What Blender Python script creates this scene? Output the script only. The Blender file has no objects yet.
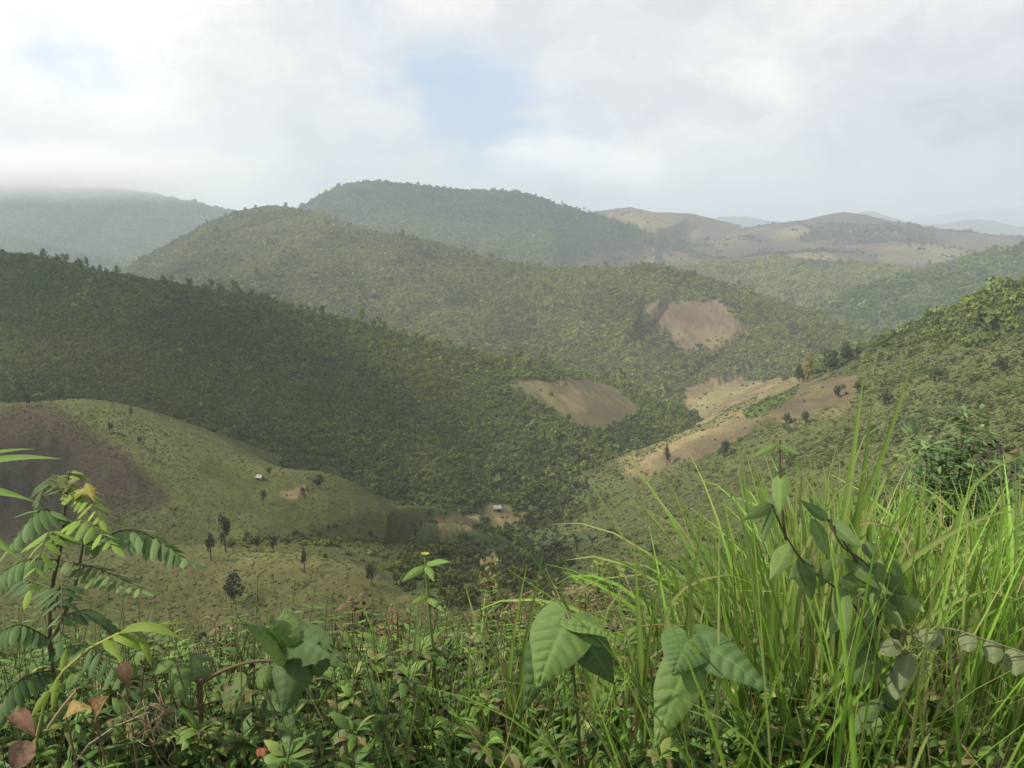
import bpy, math, random
import numpy as np
from mathutils import Vector, Matrix

R = math.radians
scene = bpy.context.scene
COL = scene.collection
random.seed(7)
rng = np.random.default_rng(11)

# ------------------------------------------------------------------ camera
F_PX, W_PX, H_PX, HORIZON = 852.0, 1024, 768, 232.0
PITCH = math.atan((H_PX / 2 - HORIZON) / F_PX)
cam_d = bpy.data.cameras.new("camera")
cam_d.sensor_width = 36.0
cam_d.lens = F_PX / W_PX * 36.0
cam_d.clip_start = 0.05
cam_d.clip_end = 200000.0
cam = bpy.data.objects.new("camera", cam_d)
COL.objects.link(cam)
cam.location = (0, 0, 0)
cam.rotation_euler = (math.pi / 2 - PITCH, 0, 0)
scene.camera = cam

# ------------------------------------------------------------------ exposure, sampling
scene.view_settings.view_transform = 'Standard'
scene.view_settings.look = 'None'
scene.view_settings.exposure = 0.36
scene.view_settings.gamma = 1.0
cy = scene.cycles
cy.use_denoising = True
cy.max_bounces = 6
cy.diffuse_bounces = 3
cy.transparent_max_bounces = 8
cy.volume_bounces = 3
cy.use_adaptive_sampling = True
cy.adaptive_threshold = 0.02

# ------------------------------------------------------------------ sun and sky
SUN_EL, SUN_AZ = 46.0, 262.0          # azimuth clockwise from +Y (view direction)
sd = Vector((math.sin(R(SUN_AZ)) * math.cos(R(SUN_EL)), math.cos(R(SUN_AZ)) * math.cos(R(SUN_EL)), math.sin(R(SUN_EL))))
sun_l = bpy.data.lights.new("sun", 'SUN')
sun_l.energy = 4.8
sun_l.angle = R(1.5)
sun_l.color = (1.0, 0.92, 0.78)
sun = bpy.data.objects.new("sun", sun_l)
COL.objects.link(sun)
sun.rotation_euler = (-sd).to_track_quat('-Z', 'Y').to_euler()
sun.location = (0, 0, 50)


class NT:
    """small wrapper for building node trees"""
    def __init__(self, tree):
        self.t = tree
        self.n = tree.nodes
        self.n.clear()

    def node(self, typ, **kw):
        nd = self.n.new(typ)
        ins = kw.pop('ins', {})
        for k, v in kw.items():
            setattr(nd, k, v)
        for k, v in ins.items():
            s = nd.inputs[k]
            if isinstance(v, bpy.types.NodeSocket):
                self.t.links.new(v, s)
            else:
                s.default_value = v
        return nd

    def math(self, op, a, b=0.0, c=0.0, clamp=False):
        return self.node('ShaderNodeMath', operation=op, use_clamp=clamp, ins={0: a, 1: b, 2: c}).outputs[0]

    def vmath(self, op, a, b=(0, 0, 0)):
        return self.node('ShaderNodeVectorMath', operation=op, ins={0: a, 1: b})

    def mix(self, fac, a, b, blend='MIX'):
        nd = self.node('ShaderNodeMix', data_type='RGBA', blend_type=blend)
        for i, v in ((0, fac), (6, a), (7, b)):
            if isinstance(v, bpy.types.NodeSocket):
                self.t.links.new(v, nd.inputs[i])
            else:
                nd.inputs[i].default_value = v if i == 0 or len(v) == 4 else (*v, 1.0)
        return nd.outputs[2]

    def ramp(self, fac, stops, interp='LINEAR'):
        nd = self.node('ShaderNodeValToRGB', ins={0: fac})
        cr = nd.color_ramp
        cr.interpolation = interp
        while len(cr.elements) < len(stops):
            cr.elements.new(0.5)
        for e, (p, c) in zip(cr.elements, stops):
            e.position = p
            e.color = (c, c, c, 1) if isinstance(c, (int, float)) else (*c, 1)
        return nd.outputs[0]

    def link(self, a, b):
        self.t.links.new(a, b)


def pix_dir(px, py):
    u, v = (px - W_PX / 2) / F_PX, -(py - H_PX / 2) / F_PX
    cp, sp = math.cos(PITCH), math.sin(PITCH)
    return np.array((u, cp + v * sp, -sp + v * cp))


def at(px, py, Y):
    """point of the place seen at that pixel, Y metres ahead"""
    d = pix_dir(px, py)
    return d * (Y / d[1])


world = bpy.data.worlds.new("World")
scene.world = world
world.use_nodes = True
w = NT(world.node_tree)
sky = w.node('ShaderNodeTexSky', sky_type='NISHITA', sun_disc=False)
sky.sun_elevation = R(SUN_EL)
sky.sun_rotation = R(SUN_AZ)
sky.altitude = 900
sky.air_density = 1.0
sky.dust_density = 2.0
tc = w.node('ShaderNodeTexCoord')
sep = w.node('ShaderNodeSeparateXYZ', ins={0: tc.outputs['Generated']})
zz = w.math('MAXIMUM', sep.outputs[2], 0.0)
zden = w.math('ADD', zz, 0.10)
cu = w.math('DIVIDE', sep.outputs[0], zden)
cv = w.math('DIVIDE', sep.outputs[1], zden)
cvec = w.node('ShaderNodeCombineXYZ', ins={0: cu, 1: cv, 2: 0.0}).outputs[0]
n1 = w.node('ShaderNodeTexNoise', ins={'Vector': cvec, 'Scale': 0.9, 'Detail': 7.0, 'Roughness': 0.52, 'Distortion': 0.25}).outputs[0]
n2 = w.node('ShaderNodeTexNoise', ins={'Vector': w.vmath('ADD', cvec, (7.3, 2.1, 0)).outputs[0], 'Scale': 0.55, 'Detail': 5.0, 'Roughness': 0.5}).outputs[0]


wv = w.node('ShaderNodeTexNoise', ins={'Vector': tc.outputs['Generated'], 'Scale': 9.0, 'Detail': 6.0, 'Roughness': 0.58})
off = w.vmath('MULTIPLY', w.vmath('SUBTRACT', wv.outputs['Color'], (0.5, 0.5, 0.5)).outputs[0], (0.22, 0.12, 0.16)).outputs[0]
wdir = w.vmath('NORMALIZE', w.vmath('ADD', tc.outputs['Generated'], off).outputs[0]).outputs[0]


off2 = w.vmath('MULTIPLY', off, (0.30, 0.3, 0.34)).outputs[0]
wfine = w.vmath('NORMALIZE', w.vmath('ADD', tc.outputs['Generated'], off2).outputs[0]).outputs[0]


def lobes(lst, wdir=wdir):
    """soft regions of the sky: pixel where they lie, angular size, amount"""
    tot = None
    for px, py, rad, amt in lst:
        d = Vector(pix_dir(px, py)).normalized()
        dt = w.vmath('DOT_PRODUCT', wdir, tuple(d)).outputs['Value']
        g = w.math('MULTIPLY', w.math('EXPONENT', w.math('MULTIPLY', w.math('SUBTRACT', dt, 1.0), 1.0 / (rad * rad))), amt)
        tot = g if tot is None else w.math('ADD', tot, g)
    return tot


gaps = lobes([(486, 102, 0.058, 0.42), (440, 125, .035, .14), (66, 55, 0.045, 0.32), (590, 128, 0.04, 0.14), (350, -10, 0.05, 0.2), (285, 192, 0.03, .16), (930, 190, .06, .10)])
cover = w.math('SUBTRACT', w.math('ADD', w.math('MULTIPLY', n1, 0.7), 0.43), gaps)
cover = w.ramp(cover, [(0.30, 0.0), (0.70, 1.0)], 'EASE')
bright = lobes([(130, 130, .16, .5), (745, 120, .09, .40), (60, 20, .1, .1), (640, 40, .10, -.16), (900, 185, .12, -.34), (320, 176, .07, -.5), (200, 178, .05, -.3), (560, 190, .05, -.5), (900, 40, .14, -.06), (1250, 80, .3, .1), (-300, 80, .3, .1)])
n3 = w.node('ShaderNodeTexNoise', ins={'Vector': w.vmath('MULTIPLY', wdir, (1.0, 1.0, 2.4)).outputs[0], 'Scale': 5.0, 'Detail': 7.0, 'Roughness': 0.55}).outputs[0]
bright = w.math('ADD', bright, lobes([(490, 166, .016, .8), (514, 158, .020, 1.0), (544, 152, .022, 1.2), (576, 154, .022, 1.1), (606, 160, .020, .9), (634, 166, .018, .7), (652, 172, .016, .4), (560, 184, .03, -.5), (620, 188, .03, -.5), (500, 190, .03, -.5)], wfine))
bank = w.math('ADD', w.math('ADD', w.math('MULTIPLY', n2, 0.35), w.math('MULTIPLY', n1, 0.3)), w.math('ADD', bright, w.math('MULTIPLY', w.math('SUBTRACT', n3, 0.40), 1.7)))
bank = w.math('ADD', w.math('MULTIPLY', bank, 0.8), 0.08)
ccol = w.ramp(bank, [(0.0, (3.6, 3.8, 4.2)), (0.22, (5.15, 5.3, 5.65)), (0.48, (6.25, 6.32, 6.5)), (0.70, (7.5, 7.42, 7.3)), (1.0, (9.4, 9.2, 8.9))])
skyc = w.mix(0.78, sky.outputs[0], (4.2, 5.45, 7.0))
lowf = w.ramp(sep.outputs[2], [(0.0, 0.8), (0.05, 0.0)])
skycol = w.mix(cover, skyc, ccol)
skycol = w.mix(lowf, skycol, (5.7, 5.95, 6.4))
bg = w.node('ShaderNodeBackground', ins={'Color': skycol, 'Strength': 0.10})
wo = w.node('ShaderNodeOutputWorld')
w.link(bg.outputs[0], wo.inputs[0])


# ------------------------------------------------------------------ helpers
def tag(o, label=None, cat=None, group=None, kind=None):
    for k, v in (('label', label), ('category', cat), ('group', group), ('kind', kind)):
        if v:
            o[k] = v
    return o


def new_mat(name):
    m = bpy.data.materials.new(name)
    m.use_nodes = True
    return m, NT(m.node_tree)


def mesh_obj(name, verts, faces, mat, parent=None, smooth=False, link=True, cols=None):
    me = bpy.data.meshes.new(name)
    verts = np.asarray(verts, np.float32)
    if isinstance(faces, np.ndarray):
        nf, k = faces.shape
        me.vertices.add(len(verts))
        me.vertices.foreach_set('co', verts.ravel())
        me.loops.add(nf * k)
        me.loops.foreach_set('vertex_index', faces.astype(np.int32).ravel())
        me.polygons.add(nf)
        me.polygons.foreach_set('loop_start', np.arange(0, nf * k, k, dtype=np.int32))
        me.polygons.foreach_set('loop_total', np.full(nf, k, np.int32))
        me.update(calc_edges=True)
    else:
        me.from_pydata([tuple(v) for v in verts], [], faces)
    if cols is not None:
        a = me.color_attributes.new('tint', 'FLOAT_COLOR', 'POINT')
        c = np.ones((len(verts), 4), np.float32)
        c[:, :3] = cols
        a.data.foreach_set('color', c.ravel())
    if smooth:
        me.polygons.foreach_set('use_smooth', np.ones(len(me.polygons), bool))
    me.materials.append(mat)
    o = bpy.data.objects.new(name, me)
    if link:
        COL.objects.link(o)
    if parent is not None:
        o.parent = parent
    return o


def empty(name, loc):
    o = bpy.data.objects.new(name, None)
    o.empty_display_size = 0.3
    o.location = loc
    COL.objects.link(o)
    return o


def _hash(ix, iy, seed):
    h = (ix.astype(np.int64) * 374761393 + iy.astype(np.int64) * 668265263 + seed * 1442695041) & 0x7fffffff
    h = ((h ^ (h >> 13)) * 1274126177) & 0x7fffffff
    h = (h ^ (h >> 16)) & 0xffff
    return h / 65535.0


def vnoise(x, y, seed=0):
    ix, iy = np.floor(x), np.floor(y)
    fx, fy = x - ix, y - iy
    fx = fx * fx * fx * (fx * (fx * 6 - 15) + 10)
    fy = fy * fy * fy * (fy * (fy * 6 - 15) + 10)
    a, b = _hash(ix, iy, seed), _hash(ix + 1, iy, seed)
    c, d = _hash(ix, iy + 1, seed), _hash(ix + 1, iy + 1, seed)
    return (a * (1 - fx) + b * fx) * (1 - fy) + (c * (1 - fx) + d * fx) * fy


def fbm(x, y, seed=0, octv=4, gain=0.5):
    s, a, tot = 0.0, 1.0, 0.0
    for i in range(octv):
        s = s + a * vnoise(x * 2 ** i + 17.3 * i, y * 2 ** i - 9.1 * i, seed + i)
        tot += a
        a *= gain
    return s / tot * 2 - 1          # -1 .. 1


def curve(pts, m=12):
    """smooth line through a few points"""
    P = np.asarray(pts, float)
    if len(P) == 2:
        return P[0] + (P[1] - P[0]) * np.linspace(0, 1, m)[:, None]
    t = np.concatenate([[0], np.cumsum(np.linalg.norm(np.diff(P, axis=0), axis=1))])
    D = np.gradient(P, t, axis=0)
    q = np.linspace(0, t[-1], m)
    k = np.clip(np.searchsorted(t, q, side='right') - 1, 0, len(P) - 2)
    h = (t[k + 1] - t[k])[:, None]
    u = ((q - t[k])[:, None]) / h
    return ((2 * u**3 - 3 * u**2 + 1) * P[k] + (u**3 - 2 * u**2 + u) * h * D[k] + (-2 * u**3 + 3 * u**2) * P[k + 1] + (u**3 - u**2) * h * D[k + 1])


# ------------------------------------------------------------------ the lie of the land
# every ridge: crest as (pixel x, pixel y, metres ahead), slope, rounding of the crest
def crest(pts):
    return np.array([at(*p) for p in pts])


RIDGES = {}


def ridge(name, pts, slope, rnd, gully=0.25, gscale=120.0):
    RIDGES[name] = (crest(pts) if isinstance(pts, list) else pts, slope, rnd, gully, gscale)


ridge('spur', np.array([(-60, -16, -2.6), (-8, -2.6, -1.5), (2, -1.2, -1.45), (14, 4, -2.0), (60, 20, -5), (185, 140, -12), (255, 320, -20),
                        *crest([(1024, 281, 480), (975, 300, 520), (930, 319, 560), (850, 352, 650), (800, 372, 740), (755, 384, 830), (712, 392, 900), (690, 400, 930)])]),
      0.50, 3.0, 0.10, 70)
ridge('knoll', [(-200, 395, 330), (0, 405, 330), (95, 402, 330), (150, 425, 325), (200, 446, 322), (260, 470, 320), (330, 478, 318), (375, 495, 322), (402, 514, 328), (418, 545, 322)], 0.46, 14, 0.12, 60)
ridge('knoll_low', [(-120, 560, 165), (60, 556, 172), (150, 556, 175), (230, 552, 178), (300, 558, 175), (360, 572, 172), (400, 592, 170)], 0.40, 10, 0.1, 40)
ridge('wood', [(-400, 225, 640), (-150, 240, 640), (0, 254, 640), (60, 265, 630), (110, 277, 620), (190, 288, 615), (250, 297, 610), (300, 313, 605), (350, 322, 605), (400, 335, 610),
               (450, 350, 620), (500, 358, 640), (545, 367, 675), (590, 378, 730), (620, 390, 790), (650, 403, 850)], 0.36, 10, 0.16, 110)
ridge('sunny', [(60, 300, 1650), (130, 266, 1700), (200, 228, 1750), (235, 213, 1750), (270, 206, 1750), (305, 212, 1700), (340, 228, 1500), (390, 236, 1420), (430, 243, 1380), (500, 264, 1320), (560, 268, 1300),
                (600, 270, 1290), (650, 265, 1280), (690, 273, 1260), (730, 287, 1220), (780, 303, 1180), (830, 323, 1120), (860, 336, 1080)], 0.36, 20, 0.34, 190)
ridge('sunny_arm', [(340, 230, 1500), (400, 262, 1380), (450, 290, 1270), (480, 330, 1120), (500, 372, 980)], 0.42, 10, 0.25, 110)
ridge('sunny_arm2', [(600, 272, 1290), (610, 300, 1180), (625, 335, 1060), (640, 372, 960)], 0.42, 10, 0.25, 110)
ridge('pale', [(660, 268, 2100), (700, 263, 2050), (780, 259, 2000), (860, 264, 1900), (920, 275, 1750), (970, 290, 1600), (1050, 310, 1500)], 0.24, 30, 0.25, 220)
ridge('dark_shoulder', [(900, 282, 1550), (940, 268, 1600), (980, 257, 1650), (1030, 246, 1700), (1100, 236, 1750), (1300, 228, 1800)], 0.34, 20, 0.2, 200)
ridge('peak', [(215, 240, 2600), (260, 222, 2650), (305, 206, 2700), (325, 194, 2700), (345, 185, 2700), (370, 182, 2700), (400, 184, 2700), (440, 189, 2700), (480, 191, 2700), (512, 192, 2700),
               (535, 197, 2700), (562, 207, 2700), (600, 217, 2680), (640, 232, 2620), (680, 248, 2550), (720, 264, 2450)], 0.36, 25, 0.3, 330)
ridge('cloud_mountain', [(-500, 160, 3600), (-200, 172, 3600), (-60, 178, 3600), (20, 186, 3600), (70, 190, 3600), (110, 189, 3600), (150, 194, 3600), (190, 203, 3550), (225, 210, 3500), (290, 222, 3400)], 0.34, 30, 0.35, 420)
ridge('cloud_mountain_arm', [(-100, 222, 3000), (0, 236, 2800), (60, 250, 2650), (110, 262, 2500), (160, 275, 2350)], 0.34, 30, 0.3, 260)
ridge('bare', [(520, 235, 3100), (570, 218, 3150), (600, 211, 3200), (630, 207, 3200), (655, 212, 3200), (690, 213, 3200), (715, 219, 3150), (745, 233, 3050), (770, 230, 3100), (795, 222, 3200), (820, 217, 3250), (842, 212, 3300), (862, 214, 3300),
               (890, 222, 3300), (930, 231, 3200), (980, 234, 3100), (1040, 237, 3100), (1200, 236, 3200), (1400, 230, 3300)], 0.15, 12, 0.35, 360)
ridge('bare_arm', [(795, 224, 3200), (740, 242, 2800), (690, 250, 2600), (620, 258, 2500)], 0.2, 15, 0.3, 240)
ridge('bare_arm2', [(880, 222, 3300), (900, 240, 2800), (850, 248, 2500), (770, 255, 2300)], 0.15, 20, 0.3, 240)
ridge('blue_near', [(560, 232, 8000), (690, 224, 8000), (720, 217, 8000), (745, 216, 8000), (765, 220, 8000), (785, 222, 8000), (810, 222, 8200), (845, 219, 8200), (862, 212, 8200), (872, 211, 8200), (890, 217, 8200), (915, 224, 8000), (945, 224, 7600),
                    (972, 219, 7500), (990, 220, 7500), (1015, 226, 7500), (1060, 228, 7600), (1300, 222, 8000)], 0.3, 30, 0.3, 900)
ridge('blue_far', [(640, 234, 15000), (740, 229, 15000), (880, 223, 15000), (930, 216, 15000), (975, 210, 15000), (1000, 207, 15000), (1040, 207, 15000), (1150, 212, 15000), (1400, 206, 15000)], 0.3, 60, 0.3, 1500)

STREAM = np.concatenate([np.array([(-260, 205, -112), (-110, 228, -104), (-60, 250, -112)]), crest([(430, 560, 340), (455, 535, 400), (497, 512, 430), (560, 505, 455), (605, 482, 560), (635, 455, 680), (658, 410, 880), (690, 378, 1050), (740, 362, 1180), (800, 345, 1350), (900, 320, 1600), (1000, 310, 1700)]),
                         np.array([(900, 3000, -215), (1500, 6000, -240.)])])


def near_line(px, py, P):
    """distance to a polyline and the height along it at the nearest point"""
    bd = np.full(px.shape, 1e12)
    bz = np.zeros(px.shape)
    bs = np.zeros(px.shape)
    acc = 0.0
    for a, b in zip(P[:-1], P[1:]):
        ex, ey = b[0] - a[0], b[1] - a[1]
        L2 = ex * ex + ey * ey
        t = np.clip(((px - a[0]) * ex + (py - a[1]) * ey) / L2, 0, 1)
        d = (px - a[0] - t * ex) ** 2 + (py - a[1] - t * ey) ** 2
        m = d < bd
        bd = np.where(m, d, bd)
        bz = np.where(m, a[2] + t * (b[2] - a[2]), bz)
        L = math.sqrt(L2)
        bs = np.where(m, acc + t * L, bs)
        acc += L
    return np.sqrt(bd), bz, bs


def smax(a, b, k):
    h = np.maximum(k - np.abs(a - b), 0.0) / k
    return np.maximum(a, b) + h * h * k * 0.25


for nm_ in ('knoll', 'knoll_low'):                                       # no kinks along the crests close by
    RIDGES[nm_] = (curve(RIDGES[nm_][0], 34),) + RIDGES[nm_][1:]
NAMES = list(RIDGES)


def land(x, y):
    """height of the land and which ridge it belongs to"""
    r = np.sqrt(x * x + y * y)
    d, z, s = near_line(x, y, STREAM)
    h = z + 0.05 * d - 1.0
    h = np.minimum(h, z + 60)
    own = np.full(x.shape, -1)
    best = h.copy()
    for i, nm in enumerate(NAMES):
        P, slope, rnd, gul, gs = RIDGES[nm]
        d, z, s = near_line(x, y, P)
        wv = fbm(x / gs + i * 3.7, y / gs, 31 + i, 3)
        gl = np.abs(fbm(s / (gs * 0.9) + i, d / (gs * 3.0), 71 + i, 2))          # spurs and gullies run down the slope
        fade = np.clip(d / (gs * 0.6), 0, 1)
        de = d * (1 + gul * fade * (0.55 * wv + 1.1 * (gl - 0.25)))
        hz = z - slope * (np.sqrt(de * de + rnd * rnd) - rnd)
        k = np.clip(r * 0.012, 0.3, 30)
        own = np.where(hz > best, i, own)
        best = np.maximum(best, hz)
        h = smax(h, hz, k)
    amp = np.clip(r / 900.0, 0.0, 1.4)
    h = h + amp * 1.6 * fbm(x / 42.0, y / 42.0, 5, 4) + 0.12 * np.clip(r / 6, 0, 1) * fbm(x / 2.3, y / 2.3, 9, 3)
    return h, own


def ground(x, y):
    h, _ = land(np.array([float(x)]), np.array([float(y)]))
    return float(h[0])


# polar sheet round a point just behind the camera
PCX, PCY = 0.0, -6.0
AZ = np.radians(np.arange(-48, 48.01, 0.11))
RAD = np.concatenate([[0.05], np.exp(np.linspace(math.log(0.6), math.log(30000.0), 1350))])
A, RR = np.meshgrid(AZ, RAD)
GX, GY = PCX + RR * np.sin(A), PCY + RR * np.cos(A)
GZ, OWN = land(GX, GY)
NR, NA = GX.shape

# seen from the camera
cp, sp = math.cos(PITCH), math.sin(PITCH)
fz = GY * cp - GZ * sp
fz = np.where(fz > 0.2, fz, np.nan)
PX = W_PX / 2 + F_PX * GX / fz
PY = H_PX / 2 - F_PX * (GY * sp + GZ * cp) / fz
PX = np.nan_to_num(PX, nan=-9e3)
PY = np.nan_to_num(PY, nan=9e3)
el = (GZ - 2) / RR
run = np.maximum.accumulate(el, axis=0)
prev = np.vstack([np.full((1, NA), -9.0), run[:-1]])
VIS = el > prev - 0.012
SEEN = el > prev - 0.0015


def inpoly(px, py, poly):
    ins = np.zeros(px.shape, bool)
    n = len(poly)
    for i in range(n):
        x0, y0 = poly[i]
        x1, y1 = poly[(i + 1) % n]
        c = ((y0 > py) != (y1 > py)) & (px < (x1 - x0) * (py - y0) / (y1 - y0 + 1e-9) + x0)
        ins ^= c
    return ins


def own_is(*nms):
    m = np.zeros(OWN.shape, bool)
    for n in nms:
        m |= OWN == NAMES.index(n)
    return m


# land cover: colour of the ground, density of the wood
G_GRASS = np.array((0.104, 0.112, 0.036))
G_DRY = np.array((0.158, 0.132, 0.062))
G_TAN = np.array((0.222, 0.172, 0.086))
G_BROWN = np.array((0.105, 0.075, 0.044))
G_BURNT = np.array((0.060, 0.048, 0.031))
G_WOOD = np.array((0.068, 0.074, 0.024))
G_BUSH = np.array((0.101, 0.098, 0.03))
C = np.empty(GX.shape + (3,))
C[:] = G_WOOD
DENS = np.zeros(GX.shape)             # share of the ground under trees
nz = fbm(GX / 60, GY / 60, 101, 4)
nz2 = fbm(GX / 14, GY / 14, 131, 4)
nzb = fbm(GX / 400, GY / 400, 151, 4)


def paint(mask, col, amt=1.0):
    a = (np.asarray(amt) * mask)[..., None]
    C[:] = C * (1 - a) + col * a


def sstep(x, a, b):
    t = np.clip((x - a) / (b - a), 0, 1)
    return t * t * (3 - 2 * t)


spur = own_is('spur')
paint(spur, G_BUSH)
paint(spur, np.array((0.082, 0.098, 0.034)), 0.8)
paint(spur, G_DRY * .8, 0.4 * sstep(nz + 0.5 * nz2, 0.05, 0.6))
DENS[spur] = (0.32 + 0.7 * sstep(nz + 0.45 * nz2, -0.05, 0.40))[spur]
kn = own_is('knoll', 'knoll_low')
floor_m0 = OWN == -1
paint(kn, G_GRASS)
paint(kn, G_DRY, 0.30 * sstep(nz + 0.6 * nz2, -0.2, 0.5))
paint(kn, G_WOOD, 0.5 * sstep(-nz2 - 0.3 * nz, 0.25, 0.5))
DENS[kn] = (0.03 * sstep(nz2 + 0.5 * nz, 0.2, 0.5))[kn]
gm = inpoly(PX, PY + 3 * nz2, [(225, 546), (250, 536), (290, 534), (335, 524), (372, 512), (430, 520), (450, 560), (430, 600), (400, 586), (360, 566), (300, 553), (230, 549)]) & (kn | floor_m0)
paint(gm, G_WOOD * .9, 0.8)
DENS[gm] = (0.45 + 0.4 * sstep(nz2, -0.2, 0.3))[gm]
vm = inpoly(PX + 4 * nz2, PY + 3 * nz2, [(402, 560), (416, 530), (436, 510), (490, 506), (560, 492), (600, 480), (610, 500), (560, 530), (575, 560), (560, 610), (440, 610), (402, 592), (380, 572)]) & (RR > 90) & (RR < 700)
paint(vm, np.array((0.075, 0.110, 0.036)), 0.8)
DENS[vm] = (0.6 + 0.4 * sstep(nz2 + 0.5 * nz, -0.1, 0.3))[vm]
floor_m = OWN == -1
paint(floor_m & (RR < 1300), G_GRASS)
DENS[floor_m] = 0.55
wood = own_is('wood')
DENS[wood] = 1.0
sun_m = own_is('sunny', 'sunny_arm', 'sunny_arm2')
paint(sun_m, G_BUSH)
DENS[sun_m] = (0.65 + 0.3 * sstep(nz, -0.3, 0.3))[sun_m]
pk = own_is('peak', 'cloud_mountain', 'cloud_mountain_arm', 'dark_shoulder')
DENS[pk] = 1.0
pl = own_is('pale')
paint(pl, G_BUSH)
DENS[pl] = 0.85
br = own_is('bare', 'bare_arm', 'bare_arm2')
paint(br, np.array((0.068, 0.056, 0.038)))
paint(br, G_TAN * .8, 0.22 * sstep(nzb + 0.35 * nz, 0.0, 0.4))
paint(br, G_WOOD, 0.35 * (PY > 222) * sstep(-nzb - 0.3 * nz, 0.12, 0.4))
DENS[br] = (0.7 * (PY > 224) * sstep(-nzb - 0.5 * nz, 0.10, 0.35))[br]
far = own_is('blue_near', 'blue_far')
paint(far, np.array((0.05, 0.06, 0.04)))

jx, jy = PX + 3 * nz2 + 3 * nz, PY + 2.5 * fbm(GX / 19, GY / 19, 171, 3)
JN = (jx, jy)


def field(poly, own, col, var=0.25, dens=0.0, soft=None):
    """a cleared plot: its edges fray into what grows round it"""
    pa = np.array(poly, float)
    sz = np.ptp(pa, 0)
    soft = soft or np.clip(0.055 * min(sz), 0.6, 6.0)
    m = np.zeros(PX.shape)
    for k in range(9):
        ox, oy = math.cos(k * 2.4) * soft * (k / 8) ** .5 * 1.6, math.sin(k * 2.4) * soft * (k / 8) ** .5
        m += inpoly(PX + ox + soft * (1.3 * nz2 + 1.2 * nz), PY + oy + soft * .8 * nz2, poly)
    m = m / 9 * own
    m = np.clip(m * 1.5 - 0.25 + 0.5 * nz2 * (m > 0.02) * (m < 0.98), 0, 1)
    row = 0.5 + 0.5 * fbm(GX / 3.5 + GY / 9, GY / 26 - GX / 40, 191, 3)
    paint(m, np.asarray(col) * 0.82)
    paint(m * sstep(row + 0.4 * nz, 0.35, 0.8), np.asarray(col) * 1.25)
    paint(m, G_GRASS, var * sstep(nz2 + 0.7 * nz, -0.1, 0.5))
    DENS[:] = DENS * (1 - m) + m * np.where(nz2 + nz > 0.35, dens + 0.10, dens)
    return m


near_land = (RR < 2500)
field([(505, 384), (522, 379), (550, 380), (585, 377), (618, 388), (642, 410), (605, 430), (570, 426), (548, 408)], wood | floor_m, G_DRY * 0.78, 0.6)
field([(560, 395), (580, 390), (588, 410), (570, 412)], wood, G_TAN * .8, 0.3)
field([(640, 303), (722, 300), (750, 334), (712, 352), (682, 350)], sun_m | floor_m, np.array((0.140, 0.100, 0.062)), 0.35)
fm = spur | floor_m
field([(686, 388), (740, 370), (747, 388), (722, 404), (682, 416)], fm | sun_m, G_TAN * .75, 0.35)
field([(622, 452), (690, 400), (745, 380), (800, 362), (806, 380), (770, 410), (735, 436), (690, 456), (640, 480), (626, 478)], fm, np.array((0.185, 0.150, 0.074)), 0.45, 0.02)
field([(752, 412), (800, 384), (835, 374), (858, 376), (856, 402), (838, 416), (780, 424)], fm, np.array((0.122, 0.096, 0.054)), 0.5, 0.02)
field([(743, 412), (768, 396), (800, 384), (792, 398), (766, 414), (748, 420)], fm, np.array((0.10, 0.135, 0.04)), 0.3, 0.35)
field([(650, 460), (700, 436), (755, 425), (740, 440), (690, 462)], fm, np.array((0.135, 0.108, 0.058)), 0.5, 0.03)
field([(433, 516), (478, 514), (482, 524), (470, 530), (440, 536)], floor_m | own_is('wood', 'knoll', 'knoll_low') | spur, G_TAN * 1.15, 0.1, 0.0, 1.2)
field([(478, 520), (540, 508), (560, 498), (520, 520), (490, 530)], floor_m, G_DRY, 0.4, 0.05)
field([(484, 502), (510, 502), (514, 516), (482, 518)], RR < 700, G_DRY * .8, 0.5, 0.0, 1.0)
bm = field([(-80, 418), (0, 412), (55, 404), (75, 422), (120, 452), (165, 492), (172, 505), (110, 512), (80, 530), (0, 540), (-80, 545)], own_is('knoll'), G_BURNT * 1.15, 0.35, 0.02, 7.0)
paint(bm, G_BROWN * 0.85, 0.9 * sstep(nz + 0.5 * nz2, -0.05, 0.3))
field([(75, 510), (92, 507), (108, 524), (84, 530)], own_is('knoll'), G_DRY, 0.4)
field([(278, 492), (300, 488), (298, 497), (282, 498)], own_is('knoll'), G_TAN * 1.25, 0.05)
field([(295, 485), (306, 486), (308, 495), (300, 496)], own_is('knoll'), G_TAN * 1.25, 0.05)
field([(590, 252), (660, 248), (700, 258), (640, 266), (585, 264)], own_is('peak', 'bare_arm', 'bare'), G_BROWN, 0.2, 0.1)
for pol, cc in (([(596, 216), (640, 212), (664, 216), (706, 234), (690, 241), (640, 227)], G_TAN * .72), ([(766, 236), (800, 225), (812, 233), (782, 241)], G_TAN * .8),
                ([(768, 262), (800, 254), (834, 254), (842, 262), (800, 268)], G_TAN * .72), ([(876, 247), (930, 244), (966, 249), (965, 262), (880, 264)], G_TAN * .66), ([(700, 240), (745, 238), (760, 246), (720, 252)], G_BROWN)):
    field(pol, br | own_is('peak'), cc, 0.3, 0.0, 3.0)
upper = spur & (PX > 780) & (PY < 372 - (PX - 830) * 0.17 + 10 * nz)
DENS[upper] = 0.75
C *= (1 + 0.22 * nz2 + 0.15 * nz)[..., None]
C[:] = np.clip(C, 0.012, 0.5)

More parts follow.
